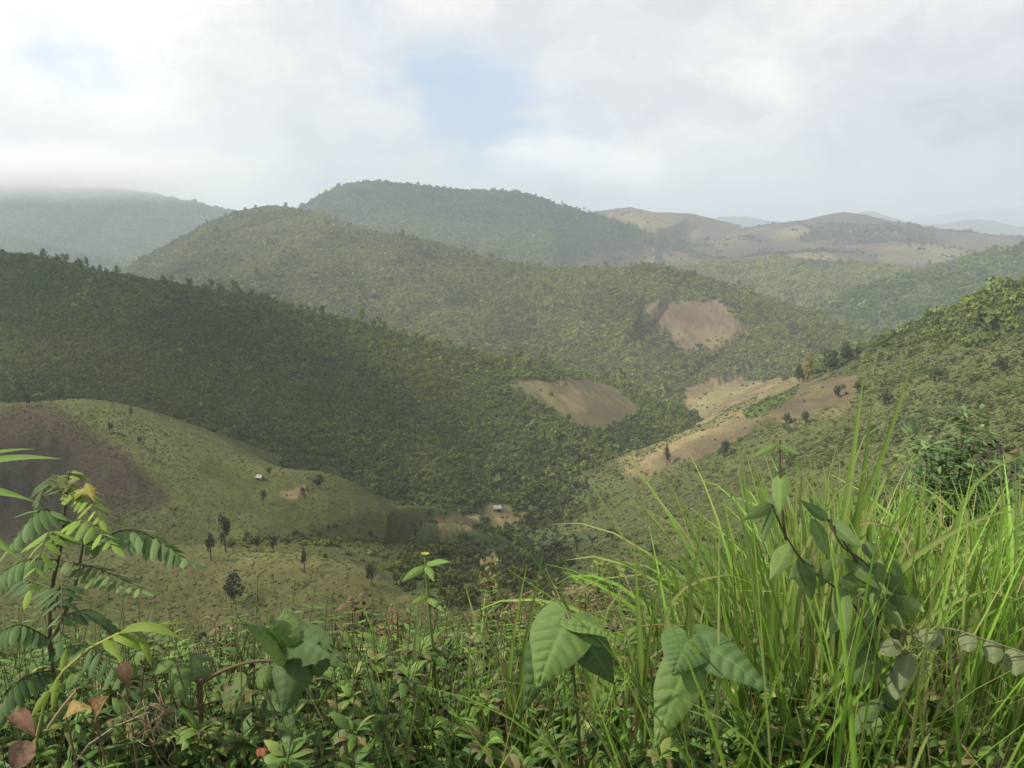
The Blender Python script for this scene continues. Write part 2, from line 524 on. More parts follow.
m_land, n = new_mat('land_cover')
att = n.node('ShaderNodeAttribute', attribute_name='tint')
geo = n.node('ShaderNodeNewGeometry')
pn = n.node('ShaderNodeTexNoise', ins={'Vector': geo.outputs['Position'], 'Scale': 0.45, 'Detail': 6.0, 'Roughness': 0.6}).outputs[0]
pn2 = n.node('ShaderNodeTexNoise', ins={'Vector': geo.outputs['Position'], 'Scale': 7.0, 'Detail': 4.0}).outputs[0]
f = n.math('MULTIPLY', n.math('ADD', n.math('MULTIPLY', pn, 1.2), 0.4), n.math('ADD', n.math('MULTIPLY', pn2, 0.8), 0.6))
colr = n.mix(1.0, att.outputs['Color'], n.node('ShaderNodeCombineColor', ins={0: f, 1: f, 2: f}).outputs[0], 'MULTIPLY')
bmp = n.node('ShaderNodeBump', ins={'Strength': 0.6, 'Distance': 0.5, 'Height': pn})
pb = n.node('ShaderNodeBsdfPrincipled', ins={'Base Color': colr, 'Roughness': 0.95, 'Normal': bmp.outputs[0]})
pb.inputs['Specular IOR Level'].default_value = 0.1
out = n.node('ShaderNodeOutputMaterial')
n.link(pb.outputs[0], out.inputs[0])

idx = np.arange(NR * NA).reshape(NR, NA)
quads = np.stack([idx[:-1, :-1], idx[:-1, 1:], idx[1:, 1:], idx[1:, :-1]], -1).reshape(-1, 4)[:, ::-1]
terrain = mesh_obj('terrain', np.stack([GX, GY, GZ], -1).reshape(-1, 3), np.ascontiguousarray(quads), m_land, smooth=True, cols=C.reshape(-1, 3))
tag(terrain, kind='structure')

# ------------------------------------------------------------------ haze: one closed box of even air
m_haze, n = new_mat('haze_air')
pv = n.node('ShaderNodeVolumePrincipled', ins={'Color': (0.79, 0.885, 1.0, 1), 'Density': 0.00018, 'Anisotropy': 0.25})
out = n.node('ShaderNodeOutputMaterial')
n.link(pv.outputs[0], out.inputs['Volume'])
zlo, zhi = float(GZ.min()) - 30, float(GZ.max()) + 60
hx, hy0, hy1 = 24000, -400, 32000
hv = [(sx * hx, y, z) for z in (zlo, zhi) for (sx, y) in ((-1, hy0), (1, hy0), (1, hy1), (-1, hy1))]
haze = mesh_obj('haze', hv, [(3, 2, 1, 0), (4, 5, 6, 7), (0, 1, 5, 4), (1, 2, 6, 5), (2, 3, 7, 6), (3, 0, 4, 7)], m_haze)
tag(haze, kind='stuff')


# mist on the top of the mountain at the left
m_mist, n = new_mat('mist_vapour')
tcm = n.node('ShaderNodeTexCoord')
ln = n.vmath('LENGTH', tcm.outputs['Object']).outputs['Value']
fall = n.math('SUBTRACT', 1.0, ln, clamp=True)
nm = n.node('ShaderNodeTexNoise', ins={'Vector': n.vmath('MULTIPLY', tcm.outputs['Object'], (2.6, 1.2, 1.0)).outputs[0], 'Scale': 1.6, 'Detail': 4.0}).outputs[0]
dn = n.math('MULTIPLY', fall, n.math('MAXIMUM', n.math('SUBTRACT', n.math('ADD', nm, fall), 0.55), 0.0))
pv = n.node('ShaderNodeVolumePrincipled', ins={'Color': (1, 1, 1, 1), 'Density': n.math('MULTIPLY', dn, 0.014), 'Anisotropy': 0.2})
out = n.node('ShaderNodeOutputMaterial')
n.link(pv.outputs[0], out.inputs['Volume'])
import bmesh
bm = bmesh.new()
bmesh.ops.create_icosphere(bm, subdivisions=3, radius=1.0)
mv, mf = np.array([v.co for v in bm.verts]), np.array([[v.index for v in f.verts] for f in bm.faces])
bm.free()
mist = mesh_obj('mist', mv, mf, m_mist)
mist.location = tuple(at(20, 175, 3450))
mist.scale = (1300, 500, 170)
tag(mist, kind='stuff')

# ------------------------------------------------------------------ unseen clouds added overhead to shade the near valley and the middle mountain
def vapour(name, thin):
    m, n = new_mat(name)
    dfc = n.node('ShaderNodeBsdfDiffuse', ins={'Color': (0.9, 0.9, 0.9, 1)})
    trl = n.node('ShaderNodeBsdfTranslucent', ins={'Color': (0.9, 0.9, 0.9, 1)})
    trp = n.node('ShaderNodeBsdfTransparent')
    mx1 = n.node('ShaderNodeMixShader', ins={0: 0.5, 1: dfc.outputs[0], 2: trl.outputs[0]})
    mx2 = n.node('ShaderNodeMixShader', ins={0: thin, 1: mx1.outputs[0], 2: trp.outputs[0]})
    out = n.node('ShaderNodeOutputMaterial')
    n.link(mx2.outputs[0], out.inputs[0])
    return m


def shade_cloud(shade, height, puffs, seed, mat):
    """a heap of puffs whose shadow falls round the given points (x, y, radius, ground height)"""
    import bmesh
    r = np.random.default_rng(seed)
    bm = bmesh.new()
    for (x, y, rad, g) in shade:
        k = (height - g) / sd.z
        for i in range(puffs):
            a, q = r.uniform(0, 6.28), math.sqrt(r.uniform(0, 1))
            ps = rad * r.uniform(0.18, 0.36)
            px, py = x + rad * q * math.cos(a), y + rad * q * math.sin(a)
            mt = Matrix.Translation((px + sd.x * k, py + sd.y * k, height + r.uniform(-0.1, 0.1) * rad)) @ Matrix.Diagonal((ps, ps, ps * 0.45, 1))
            bmesh.ops.create_icosphere(bm, subdivisions=3, radius=1.0, matrix=mt)
    V = np.array([v.co for v in bm.verts])
    dz = fbm(V[:, 0] / 90 + V[:, 2] / 70, V[:, 1] / 90, seed, 4)
    V[:, 2] += 40 * dz
    V[:, 0] += 35 * fbm(V[:, 1] / 80, V[:, 2] / 80 + V[:, 0] / 200, seed + 3, 3)
    F = [[v.index for v in f.verts] for f in bm.faces]
    bm.free()
    o = mesh_obj('shade_cloud', V, np.array(F), mat, smooth=True)
    tag(o, kind='structure')


CLOUD_SHADE = [(-40, 180, 60, -75), (-130, 330, 150, -90), (-330, 500, 230, -60), (-240, 640, 130, -70)]
shade_cloud(CLOUD_SHADE, 1000, 34, 3, vapour('thin_shade_cloud', 0.92))
shade_cloud([(-420, 2650, 260, 60), (0, 2600, 280, 60), (230, 2550, 190, 0)], 1500, 30, 5, vapour('dense_shade_cloud', 0.7))


# ------------------------------------------------------------------ woods on the hills
def leaf_mat(name, base, transl=0.25, rough=0.6, spec=0.25, attr='tint', var=0.3, instancer=False):
    m, n = new_mat(name)
    a = n.node('ShaderNodeAttribute', attribute_name=attr)
    a.attribute_type = 'INSTANCER' if instancer else 'GEOMETRY'
    g = n.node('ShaderNodeNewGeometry')
    rnd = g.outputs['Random Per Island']
    k = n.math('ADD', n.math('MULTIPLY', rnd, 2 * var), 1 - var)
    col = n.mix(1.0, a.outputs['Color'], n.node('ShaderNodeCombineColor', ins={0: k, 1: k, 2: n.math('MULTIPLY', k, 0.95)}).outputs[0], 'MULTIPLY')
    col = n.mix(1.0, col, (*base, 1), 'MULTIPLY')
    p = n.node('ShaderNodeBsdfPrincipled', ins={'Base Color': col, 'Roughness': rough})
    p.inputs['Specular IOR Level'].default_value = spec
    t = n.node('ShaderNodeBsdfTranslucent', ins={'Color': col})
    mx = n.node('ShaderNodeMixShader', ins={0: transl, 1: p.outputs[0], 2: t.outputs[0]})
    o = n.node('ShaderNodeOutputMaterial')
    n.link(mx.outputs[0], o.inputs[0])
    return m


m_crown = leaf_mat('crown_leaves', (1, 1, 1), 0.2, 0.75, 0.1, instancer=True, var=0.35)


def crown_mesh(seed, nleaf, size, squash=0.8, lumps=7, base=0.0, lump_r=(0.28, 0.5)):
    """leaf clumps through the volume of an uneven crown of unit radius, standing on z = 0"""
    r = np.random.default_rng(seed)
    cs = r.normal(size=(lumps, 3))
    cs /= np.linalg.norm(cs, axis=1)[:, None]
    cs *= r.uniform(0.25, 0.72, (lumps, 1))
    cs[:, 2] = cs[:, 2] * squash
    rad = r.uniform(*lump_r, lumps)
    k = r.integers(0, lumps, nleaf)
    d = r.normal(size=(nleaf, 3))
    d /= np.linalg.norm(d, axis=1)[:, None]
    p = cs[k] + d * (rad[k] * r.uniform(0.55, 1.05, nleaf) ** 0.5)[:, None]
    zmin = p[:, 2].min()
    p[:, 2] += -zmin + base
    nrm = d + 0.6 * r.normal(size=d.shape) + np.array((0, 0, 0.4))
    nrm /= np.linalg.norm(nrm, axis=1)[:, None]
    a = np.cross(nrm, r.normal(size=d.shape))
    a /= np.linalg.norm(a, axis=1)[:, None]
    b = np.cross(nrm, a)
    s = size * r.uniform(0.6, 1.4, nleaf)[:, None]
    V = np.stack([p - a * s, p - b * s * 0.6, p + a * s, p + b * s * 0.6], 1).reshape(-1, 3)
    return V, np.arange(nleaf * 4).reshape(-1, 4)


TEMPL = bpy.data.collections.new('crown_templates')


def template(name, V, F, mat):
    o = mesh_obj(name, V, F, mat, link=False)
    TEMPL.objects.link(o)
    return o


bushes = [template('bush_shape', *crown_mesh(100 + i, 130, 0.24, 0.75, 6), m_crown) for i in range(6)]


fine_bushes = [template('fine_bush_shape', *crown_mesh(150 + i, 1100, 0.045, 0.95, 12), m_crown) for i in range(5)]
tufts = [template('tuft_shape', *crown_mesh(180 + i, 14, 0.55, 0.6, 3), m_crown) for i in range(4)]


def tall_mesh(seed):
    V, Fq = crown_mesh(seed, 130, 0.2, 1.0, 8, 0.9)
    V[:, 2] *= 1.0
    r = np.random.default_rng(seed)
    tv, tf = [], []
    for i in range(4):
        a = i * math.pi / 2
        tv += [(0.07 * math.cos(a), 0.07 * math.sin(a), -0.3), (0.04 * math.cos(a), 0.04 * math.sin(a), 1.6)]
    o = len(V)
    for i in range(4):
        j = (i + 1) % 4
        tf.append([o + 2 * i, o + 2 * j, o + 2 * j + 1, o + 2 * i + 1])
    return np.vstack([V, tv]), np.vstack([Fq, tf])


talls = [template('tree_shape', *tall_mesh(200 + i), m_crown) for i in range(4)]


def scatter_group(objs):
    g = bpy.data.node_groups.new('scatter', 'GeometryNodeTree')
    g.interface.new_socket('Geometry', in_out='INPUT', socket_type='NodeSocketGeometry')
    g.interface.new_socket('Geometry', in_out='OUTPUT', socket_type='NodeSocketGeometry')
    N, L = g.nodes, g.links
    gi, go = N.new('NodeGroupInput'), N.new('NodeGroupOutput')
    m2p = N.new('GeometryNodeMeshToPoints')
    L.new(gi.outputs[0], m2p.inputs[0])
    geos = N.new('GeometryNodeGeometryToInstance')
    for o in objs[::-1]:
        oi = N.new('GeometryNodeObjectInfo')
        oi.inputs['Object'].default_value = o
        oi.inputs['As Instance'].default_value = False
        L.new(oi.outputs['Geometry'], geos.inputs[0])
    iop = N.new('GeometryNodeInstanceOnPoints')
    iop.inputs['Pick Instance'].default_value = True

    def attr(nm, typ):
        a = N.new('GeometryNodeInputNamedAttribute')
        a.data_type = typ
        a.inputs[0].default_value = nm
        return a.outputs[0]
    L.new(m2p.outputs[0], iop.inputs['Points'])
    L.new(geos.outputs[0], iop.inputs['Instance'])
    L.new(attr('pick', 'INT'), iop.inputs['Instance Index'])
    L.new(attr('turn', 'FLOAT_VECTOR'), iop.inputs['Rotation'])
    L.new(attr('grow', 'FLOAT_VECTOR'), iop.inputs['Scale'])
    L.new(iop.outputs[0], go.inputs[0])
    return g


def scatter(name, pts, grow, tint, objs, label=None):
    nP = len(pts)
    me = bpy.data.meshes.new(name)
    me.vertices.add(nP)
    me.vertices.foreach_set('co', np.asarray(pts, np.float32).ravel())
    a = me.attributes.new('pick', 'INT', 'POINT')
    a.data.foreach_set('value', rng.integers(0, len(objs), nP).astype(np.int32))
    a = me.attributes.new('turn', 'FLOAT_VECTOR', 'POINT')
    t = np.zeros((nP, 3), np.float32)
    t[:, 2] = rng.uniform(0, 6.28, nP)
    t[:, :2] = rng.normal(0, 0.08, (nP, 2))
    a.data.foreach_set('vector', t.ravel())
    a = me.attributes.new('grow', 'FLOAT_VECTOR', 'POINT')
    a.data.foreach_set('vector', np.asarray(grow, np.float32).ravel())
    a = me.attributes.new('tint', 'FLOAT_COLOR', 'POINT')
    c = np.ones((nP, 4), np.float32)
    c[:, :3] = tint
    a.data.foreach_set('color', c.ravel())
    me.materials.append(objs[0].data.materials[0])
    o = bpy.data.objects.new(name, me)
    COL.objects.link(o)
    md = o.modifiers.new('scatter', 'NODES')
    md.node_group = scatter_group(objs)
    tag(o, label, None, None, 'stuff')
    return o


# area of every cell of the sheet
dA = (AZ[1] - AZ[0]) * RR * np.gradient(RAD)[:, None]


def plant_wood(name, mask, spacing, size, cols, objs, zs=(0.8, 1.25), dens=None, sink=0.15):
    """spread crowns over the part of the land one can see"""
    lam = dA / (spacing * spacing) * (DENS if dens is None else dens) * mask * VIS
    lam[:2] = 0
    k = rng.poisson(np.clip(lam, 0, 20))
    ii = np.repeat(np.arange(k.size), k.ravel())
    i0, j0 = np.unravel_index(ii, k.shape)
    a = AZ[j0] + rng.uniform(-0.5, 0.5, len(ii)) * (AZ[1] - AZ[0])
    r = RAD[i0] + rng.uniform(-0.5, 0.5, len(ii)) * np.gradient(RAD)[i0]
    x, y = PCX + r * np.sin(a), PCY + r * np.cos(a)
    # bilinear height of the sheet
    fa = np.clip((a - AZ[0]) / (AZ[1] - AZ[0]), 0, NA - 1.001)
    fr = np.clip(np.interp(r, RAD, np.arange(NR)), 0, NR - 1.001)
    ja, ir = fa.astype(int), fr.astype(int)
    ta, tr = fa - ja, fr - ir
    z = (GZ[ir, ja] * (1 - tr) + GZ[ir + 1, ja] * tr) * (1 - ta) + (GZ[ir, ja + 1] * (1 - tr) + GZ[ir + 1, ja + 1] * tr) * ta
    s = size * np.exp(rng.normal(0, 0.36, len(ii))) * (1 + 0.35 * fbm(x / 35, y / 35, 211, 3))
    g = np.stack([s * rng.uniform(.85, 1.15, len(s)), s * rng.uniform(.85, 1.15, len(s)), s * rng.uniform(*zs, len(s))], 1)
    cols = np.array(cols)
    q = np.clip((0.5 + 0.75 * fbm(x / 70, y / 70, 221, 4) + rng.normal(0, 0.22, len(s))), 0, 0.999) * (len(cols) - 1)
    qi = q.astype(int)
    c = cols[qi] * (1 - (q - qi))[:, None] + cols[np.minimum(qi + 1, len(cols) - 1)] * (q - qi)[:, None]
    c = c * rng.uniform(0.84, 1.16, (len(s), 1))
    print(name, len(s))
    return scatter(name, np.stack([x, y, z - sink * s], 1), g, c, objs)


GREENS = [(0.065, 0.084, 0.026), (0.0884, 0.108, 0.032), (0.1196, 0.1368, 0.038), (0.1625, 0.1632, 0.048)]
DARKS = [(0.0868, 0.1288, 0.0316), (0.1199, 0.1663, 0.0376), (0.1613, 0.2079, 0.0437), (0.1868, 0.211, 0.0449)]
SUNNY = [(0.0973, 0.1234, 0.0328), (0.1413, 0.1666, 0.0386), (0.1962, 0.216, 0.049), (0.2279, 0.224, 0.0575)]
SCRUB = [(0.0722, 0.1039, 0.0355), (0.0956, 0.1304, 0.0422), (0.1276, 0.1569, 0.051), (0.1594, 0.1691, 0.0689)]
MOOR = [(0.07, 0.066, 0.04)] + [(0.075, 0.076, 0.038), (0.095, 0.0902, 0.045), (0.12, 0.1045, 0.055)]
FAIR = (PX > -260) & (PX < 1290)
plant_wood('hillside_wood', wood & FAIR, 2.2, 1.32, DARKS, bushes)
plant_wood('wood_understorey', (wood | (floor_m & (RR < 1000))) & FAIR, 1.75, 0.8, DARKS, tufts, (0.8, 1.3), dens=(DENS > .3) * SEEN)
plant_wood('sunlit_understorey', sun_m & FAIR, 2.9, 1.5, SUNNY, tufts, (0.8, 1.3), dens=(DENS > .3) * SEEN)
plant_wood('hillside_tall_trees', (wood | (floor_m & (RR < 1200))) & FAIR, 14, 1.9, DARKS, talls, (0.9, 1.3), dens=(DENS > 0.4) * (0.2 + sstep(nz, 0.1, 0.4) + 1.6 * (el > prev - 0.0005) * (el < prev + 0.002)))
plant_wood('valley_wood', floor_m & (RR < 2200) & FAIR, 4.0, 2.1, GREENS, bushes)
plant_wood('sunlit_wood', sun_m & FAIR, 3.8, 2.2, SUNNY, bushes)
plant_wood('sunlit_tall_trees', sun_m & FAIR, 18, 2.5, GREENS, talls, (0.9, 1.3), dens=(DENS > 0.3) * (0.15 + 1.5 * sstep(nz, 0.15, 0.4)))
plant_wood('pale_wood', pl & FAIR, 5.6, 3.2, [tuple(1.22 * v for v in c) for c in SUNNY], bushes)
plant_wood('mountain_wood', pk & FAIR, 7.0, 4.0, DARKS, bushes)
plant_wood('moorland_scrub', br & FAIR, 7.5, 3.4, MOOR, bushes)
plant_wood('spur_scrub', spur & FAIR & (RR > 110), 2.4, 0.85, SCRUB, bushes, (0.5, 1.0))
plant_wood('spur_grass', spur & FAIR & (RR > 70) & (RR < 700), 1.15, 0.42, SCRUB[:3] + [(0.15, 0.125, 0.065)], tufts, (0.4, 0.9), dens=(DENS > 0.12) * 1.0)
plant_wood('spur_crest_wood', upper & FAIR & (RR > 150), 5.0, 2.3, DARKS, bushes)
plant_wood('hillside_scrub', spur & FAIR & (RR > 30) & (RR <= 112), 1.1, 0.55, SCRUB, fine_bushes, (0.7, 1.2), dens=0.35 + 0.65 * sstep(nz2, -0.3, 0.3))
plant_wood('bank_scrub', spur & FAIR & (RR > 14) & (RR <= 32), 0.55, 0.25, DARKS, fine_bushes, (0.7, 1.1), dens=0.6 + 0.4 * sstep(nz2, -0.3, 0.3))
plant_wood('knoll_scrub', gm & ~vm & FAIR & (RR > 60), 3.2, 0.9, GREENS, bushes, (0.6, 1.0))
plant_wood('valley_scrub', vm & FAIR, 2.4, 1.1, GREENS, bushes)
plant_wood('knoll_grass', kn & FAIR & (RR > 60), 0.8, 0.26, [(0.100, 0.124, 0.038), (0.116, 0.140, 0.045), (0.136, 0.152, 0.054)], tufts, (0.35, 0.7), dens=0.3 + 0.7 * sstep(nz2, -0.3, 0.3))


# ------------------------------------------------------------------ building kit for plants
class MB:
    """collects shapes with a colour per point; build() links them as one mesh object"""
    def __init__(self):
        self.v, self.f, self.c, self.n = [], [], [], 0

    def add(self, V, F, col):
        V = np.asarray(V, float)
        self.v.append(V)
        self.f.append(np.asarray(F) + self.n)
        c = np.asarray(col, float)
        self.c.append(np.broadcast_to(c, (len(V), 3)).copy())
        self.n += len(V)

    def tube(self, pts, r0, r1, col, sides=6):
        P = np.asarray(pts, float)
        m = len(P)
        T = np.gradient(P, axis=0)
        T /= np.linalg.norm(T, axis=1)[:, None] + 1e-9
        ref = np.array((0.31, 0.92, 0.24))
        A1 = np.cross(T, ref)
        A1 /= np.linalg.norm(A1, axis=1)[:, None] + 1e-9
        B1 = np.cross(T, A1)
        rad = np.linspace(r0, r1, m)[:, None, None]
        an = np.linspace(0, 2 * math.pi, sides, endpoint=False)
        V = P[:, None] + rad * (A1[:, None] * np.cos(an)[None, :, None] + B1[:, None] * np.sin(an)[None, :, None])
        ix = np.arange(m * sides).reshape(m, sides)
        F = np.stack([ix[:-1], np.roll(ix[:-1], -1, 1), np.roll(ix[1:], -1, 1), ix[1:]], -1).reshape(-1, 4)
        self.add(V.reshape(-1, 3), F, col)

    def build(self, name, mat, parent=None, smooth=True, origin=None):
        V = np.vstack(self.v)
        o3 = np.zeros(3) if origin is None else np.asarray(origin, float)
        if parent is not None and origin is None:
            o3 = np.array(parent.location)
        o = mesh_obj(name, V - o3, np.vstack(self.f), mat, parent, smooth, cols=np.vstack(self.c))
        if parent is None:
            o.location = o3
        return o


def unit(v):
    v = np.asarray(v, float)
    return v / (np.linalg.norm(v) + 1e-9)


def wid(shape, u):
    if shape == 'heart':
        return np.clip(1 - u, 0, 1) ** 0.8 * (0.66 + 2.9 * u * np.exp(-2.5 * u))
    if shape == 'ovate':
        return np.sin(np.pi * np.clip(u, 0, 1) ** 0.72) ** 0.9
    if shape == 'lance':
        return np.sin(np.pi * np.clip(u, 0, 1) ** 0.8) * (1 - 0.2 * u)
    if shape == 'round':
        return np.sin(np.pi * np.clip(u, 0, 1) ** 0.85) ** 0.55
    return np.sin(np.pi * np.clip(u * 0.97 + 0.015, 0, 1)) ** 0.6           # oblong


def leaf(mb, base, tip, nrm, width, col, shape='ovate', bend=0.3, fold=0.25, nv=0, nx=6, ny=12, lobe=0.0, veins=None, ragged=0.0, seed=0, curl=0.0, spots=None):
    """a leaf blade from base to tip, facing nrm; nv pairs of side veins pucker it"""
    base, tip = np.asarray(base, float), np.asarray(tip, float)
    ax = tip - base
    L = np.linalg.norm(ax)
    ax = ax / L
    nrm = np.asarray(nrm, float)
    nrm = unit(nrm - ax * np.dot(nrm, ax))
    sx = np.cross(ax, nrm)
    u = np.linspace(0, 1, ny + 1)[:, None]
    v = np.linspace(-1, 1, nx + 1)[None, :]
    wv = wid(shape, u) * width * 0.5
    wv = np.maximum(wv, width * 0.012)
    if ragged:
        wv = wv * (1 + ragged * (fbm(u * 7 + seed, np.sign(v) * 3.1 + seed + 0 * u, seed, 3)))
    al = u * L - lobe * L * np.sin(np.pi * np.abs(v) ** 0.9 * 0.72) * np.exp(-u * 5.0) + 0 * v
    xx = v * wv
    th = bend * (u * (1 - u)) * L                                            # arched along its length
    zz = th - fold * np.abs(xx) - curl * (np.abs(v) ** 2) * wv + 0 * v
    ph = nv * (u - 0.30 * np.abs(v) * wid(shape, u) * width / L)
    c = np.asarray(col, float)[None, None, :] * np.ones(al.shape + (1,))
    c *= (1 + 0.10 * fbm(u * 4 + seed * 1.7, v * 2 + seed, seed + 5, 3))[..., None]
    if nv:
        zz = zz + 0.045 * width * np.abs(np.sin(np.pi * ph)) * (1 - v ** 4) * np.minimum(1, 6 * np.abs(v))
        vein = np.maximum(np.exp(-(v / 0.05) ** 2) + 0 * u, 0.75 * (np.abs(np.sin(np.pi * ph)) < 0.16) * (np.abs(v) < 0.93))
        vc = np.asarray(veins if veins is not None else np.asarray(col) * 1.6)
        c = c * (1 - 0.45 * vein[..., None]) + vc * 0.45 * vein[..., None]
    if spots is not None:
        sm = (fbm(u * 6 + seed, v * 3 + seed * 2, seed + 9, 3) > 0.22)[..., None] * 0.8
        c = c * (1 - sm) + np.asarray(spots) * sm
    P = base + al[..., None] * ax + xx[..., None] * sx + zz[..., None] * nrm
    ix = np.arange((ny + 1) * (nx + 1)).reshape(ny + 1, nx + 1)
    F = np.stack([ix[:-1, :-1], ix[:-1, 1:], ix[1:, 1:], ix[1:, :-1]], -1)
    if ragged > 0.3:
        hole = fbm(u[:-1] * 5 + seed, v[:, :-1] * 2.5 + seed, seed + 21, 2) > 0.42
        F = F[~hole]
    mb.add(P.reshape(-1, 3), F.reshape(-1, 4), np.clip(c, 0.004, 0.8).reshape(-1, 3))


m_leaf = leaf_mat('leaf_blade', (1, 1, 1), 0.32, 0.6, 0.22, var=0.14)
m_grass = leaf_mat('grass_blade', (1, 1, 1), 0.35, 0.5, 0.3, var=0.22)
m_stem = leaf_mat('stem_bark', (1, 1, 1), 0.0, 0.8, 0.2, var=0.05)
m_dry = leaf_mat('dry_leaf', (1, 1, 1), 0.2, 0.75, 0.15, var=0.1)


def strips(base, head, lean, bend, length, width, col0, col1, seg=13, power=2.2, twist=None):
    """many grass blades at once: narrow folded strips that arch over"""
    N = len(base)
    t = np.linspace(0, 1, seg + 1)
    th = lean[:, None] + bend[:, None] * t[None] ** power                   # angle from the vertical
    ds = length[:, None] / seg
    hx = np.concatenate([np.zeros((N, 1)), np.cumsum(np.sin(th[:, :-1]) * ds, 1)], 1)
    hz = np.concatenate([np.zeros((N, 1)), np.cumsum(np.cos(th[:, :-1]) * ds, 1)], 1)
    dx, dy = np.cos(head)[:, None], np.sin(head)[:, None]
    P = np.stack([base[:, 0:1] + hx * dx, base[:, 1:2] + hx * dy, base[:, 2:3] + hz], -1)
    tw = (np.zeros(N) if twist is None else twist)[:, None] * t[None]
    nx_, nz_ = -np.cos(th), np.sin(th)
    side = np.stack([-dy * np.cos(tw) + nx_ * dx * np.sin(tw), dx * np.cos(tw) + nx_ * dy * np.sin(tw), nz_ * np.sin(tw)], -1)
    nrm = np.stack([nx_ * dx, nx_ * dy, nz_], -1)
    w = width[:, None] * np.minimum(1, 0.45 + 2.2 * t) [None] * (1 - np.clip((t - 0.45) / 0.55, 0, 1)[None] ** 1.6) * 0.5 + 0.0006
    Lf = P - side * w[..., None] + nrm * (w * 0.35)[..., None]
    Rt = P + side * w[..., None] + nrm * (w * 0.35)[..., None]
    V = np.stack([Lf, P, Rt], 2).reshape(-1, 3)
    ix = np.arange(N * (seg + 1) * 3).reshape(N, seg + 1, 3)
    F = np.stack([ix[:, :-1, :-1], ix[:, :-1, 1:], ix[:, 1:, 1:], ix[:, 1:, :-1]], -1).reshape(-1, 4)
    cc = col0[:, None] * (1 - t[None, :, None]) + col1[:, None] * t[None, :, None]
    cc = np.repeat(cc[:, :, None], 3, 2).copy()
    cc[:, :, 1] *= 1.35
    return V, F, cc.reshape(-1, 3)


def groundv(x, y):
    return land(np.asarray(x, float), np.asarray(y, float))[0]


def world_x(px, Y):
    """x of a point Y metres ahead in that column near the middle of the lower picture"""
    d = pix_dir(px, 600)
    return d[0] * Y / d[1]


# ------------------------------------------------------------------ the tall grass
TOP_X = [330, 380, 420, 450, 480, 520, 560, 600, 630, 660, 700, 740, 780, 820, 850, 880, 910, 950, 985, 1024, 1100]
TOP_Y = [700, 660, 635, 630, 630, 625, 630, 632, 628, 620, 590, 560, 525, 490, 465, 465, 490, 510, 505, 485, 480]


def tall_grass(name, n, Yr, drop, lean_sd, wr, greens, tips, seed, pxr=(360, 1120), clump=0.0, topoff=0.0):
    r = np.random.default_rng(seed)
    px = r.uniform(*pxr, n)
    if clump:
        cc = r.uniform(*pxr, max(3, n // 40))
        px = cc[r.integers(0, len(cc), n)] + r.normal(0, clump, n)
    Y = r.uniform(*Yr, n)
    x = (px - 512) / 852 * Y * 1.02
    g = groundv(x, Y)
    top = np.interp(px, TOP_X, TOP_Y) + topoff + np.abs(r.normal(0, drop, n)) + 26 * fbm(px / 38.0, Y * 1.3, seed, 3) + 6
    d = np.array([pix_dir(a, b) for a, b in zip(px, top)])
    zt = d[:, 2] * Y / d[:, 1]
    H = np.clip(zt - g, 0.35, 2.6)
    lean = np.abs(r.normal(0, lean_sd, n))
    bend = np.abs(r.normal(0.30, 0.35, n))
    arch = r.uniform(0, 1, n) < 0.24
    bend = np.where(arch, r.uniform(1.3, 2.6, n), bend)
    H = np.where(arch & (Y < 2.2), np.minimum(H, 0.9), H)
    length = H * (1.0 + 0.10 * bend + 0.5 * lean ** 2)
    c0 = np.array(greens)[r.integers(0, len(greens), n)] * r.uniform(0.75, 1.25, (n, 1))
    c1 = np.array(tips)[r.integers(0, len(tips), n)] * r.uniform(0.8, 1.2, (n, 1))
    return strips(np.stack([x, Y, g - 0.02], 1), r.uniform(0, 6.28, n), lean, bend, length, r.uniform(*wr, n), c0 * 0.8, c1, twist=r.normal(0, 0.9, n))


G1 = [(0.057, 0.1172, 0.0142), (0.0502, 0.1041, 0.0155), (0.0736, 0.1388, 0.0194), (0.0435, 0.0911, 0.0155)]  # blade feet darkened: the shade inside the grass is put into the colour
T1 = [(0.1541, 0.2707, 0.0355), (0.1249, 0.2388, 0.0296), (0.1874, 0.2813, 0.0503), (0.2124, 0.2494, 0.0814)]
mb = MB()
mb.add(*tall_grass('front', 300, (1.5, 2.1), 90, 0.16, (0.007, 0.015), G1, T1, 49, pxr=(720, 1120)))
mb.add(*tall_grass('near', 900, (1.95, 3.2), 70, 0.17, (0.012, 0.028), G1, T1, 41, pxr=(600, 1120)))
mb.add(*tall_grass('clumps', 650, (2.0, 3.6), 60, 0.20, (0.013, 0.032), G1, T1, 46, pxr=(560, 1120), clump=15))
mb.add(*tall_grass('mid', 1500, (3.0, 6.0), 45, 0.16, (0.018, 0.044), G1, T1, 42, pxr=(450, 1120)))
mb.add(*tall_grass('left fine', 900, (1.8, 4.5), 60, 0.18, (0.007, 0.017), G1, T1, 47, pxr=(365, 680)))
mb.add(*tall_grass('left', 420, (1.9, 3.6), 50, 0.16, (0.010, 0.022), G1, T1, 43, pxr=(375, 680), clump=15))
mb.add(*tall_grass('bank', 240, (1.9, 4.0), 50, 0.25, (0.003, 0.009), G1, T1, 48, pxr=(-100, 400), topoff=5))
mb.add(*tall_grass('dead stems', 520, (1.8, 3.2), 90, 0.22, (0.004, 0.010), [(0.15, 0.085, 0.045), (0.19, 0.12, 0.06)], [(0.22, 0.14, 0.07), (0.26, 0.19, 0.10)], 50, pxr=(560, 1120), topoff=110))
mb.add(*tall_grass('straw', 420, (1.8, 4.0), 110, 0.30, (0.005, 0.014), [(0.20, 0.15, 0.07), (0.16, 0.10, 0.05)], [(0.34, 0.26, 0.14), (0.26, 0.17, 0.09)], 44, pxr=(380, 1120)))
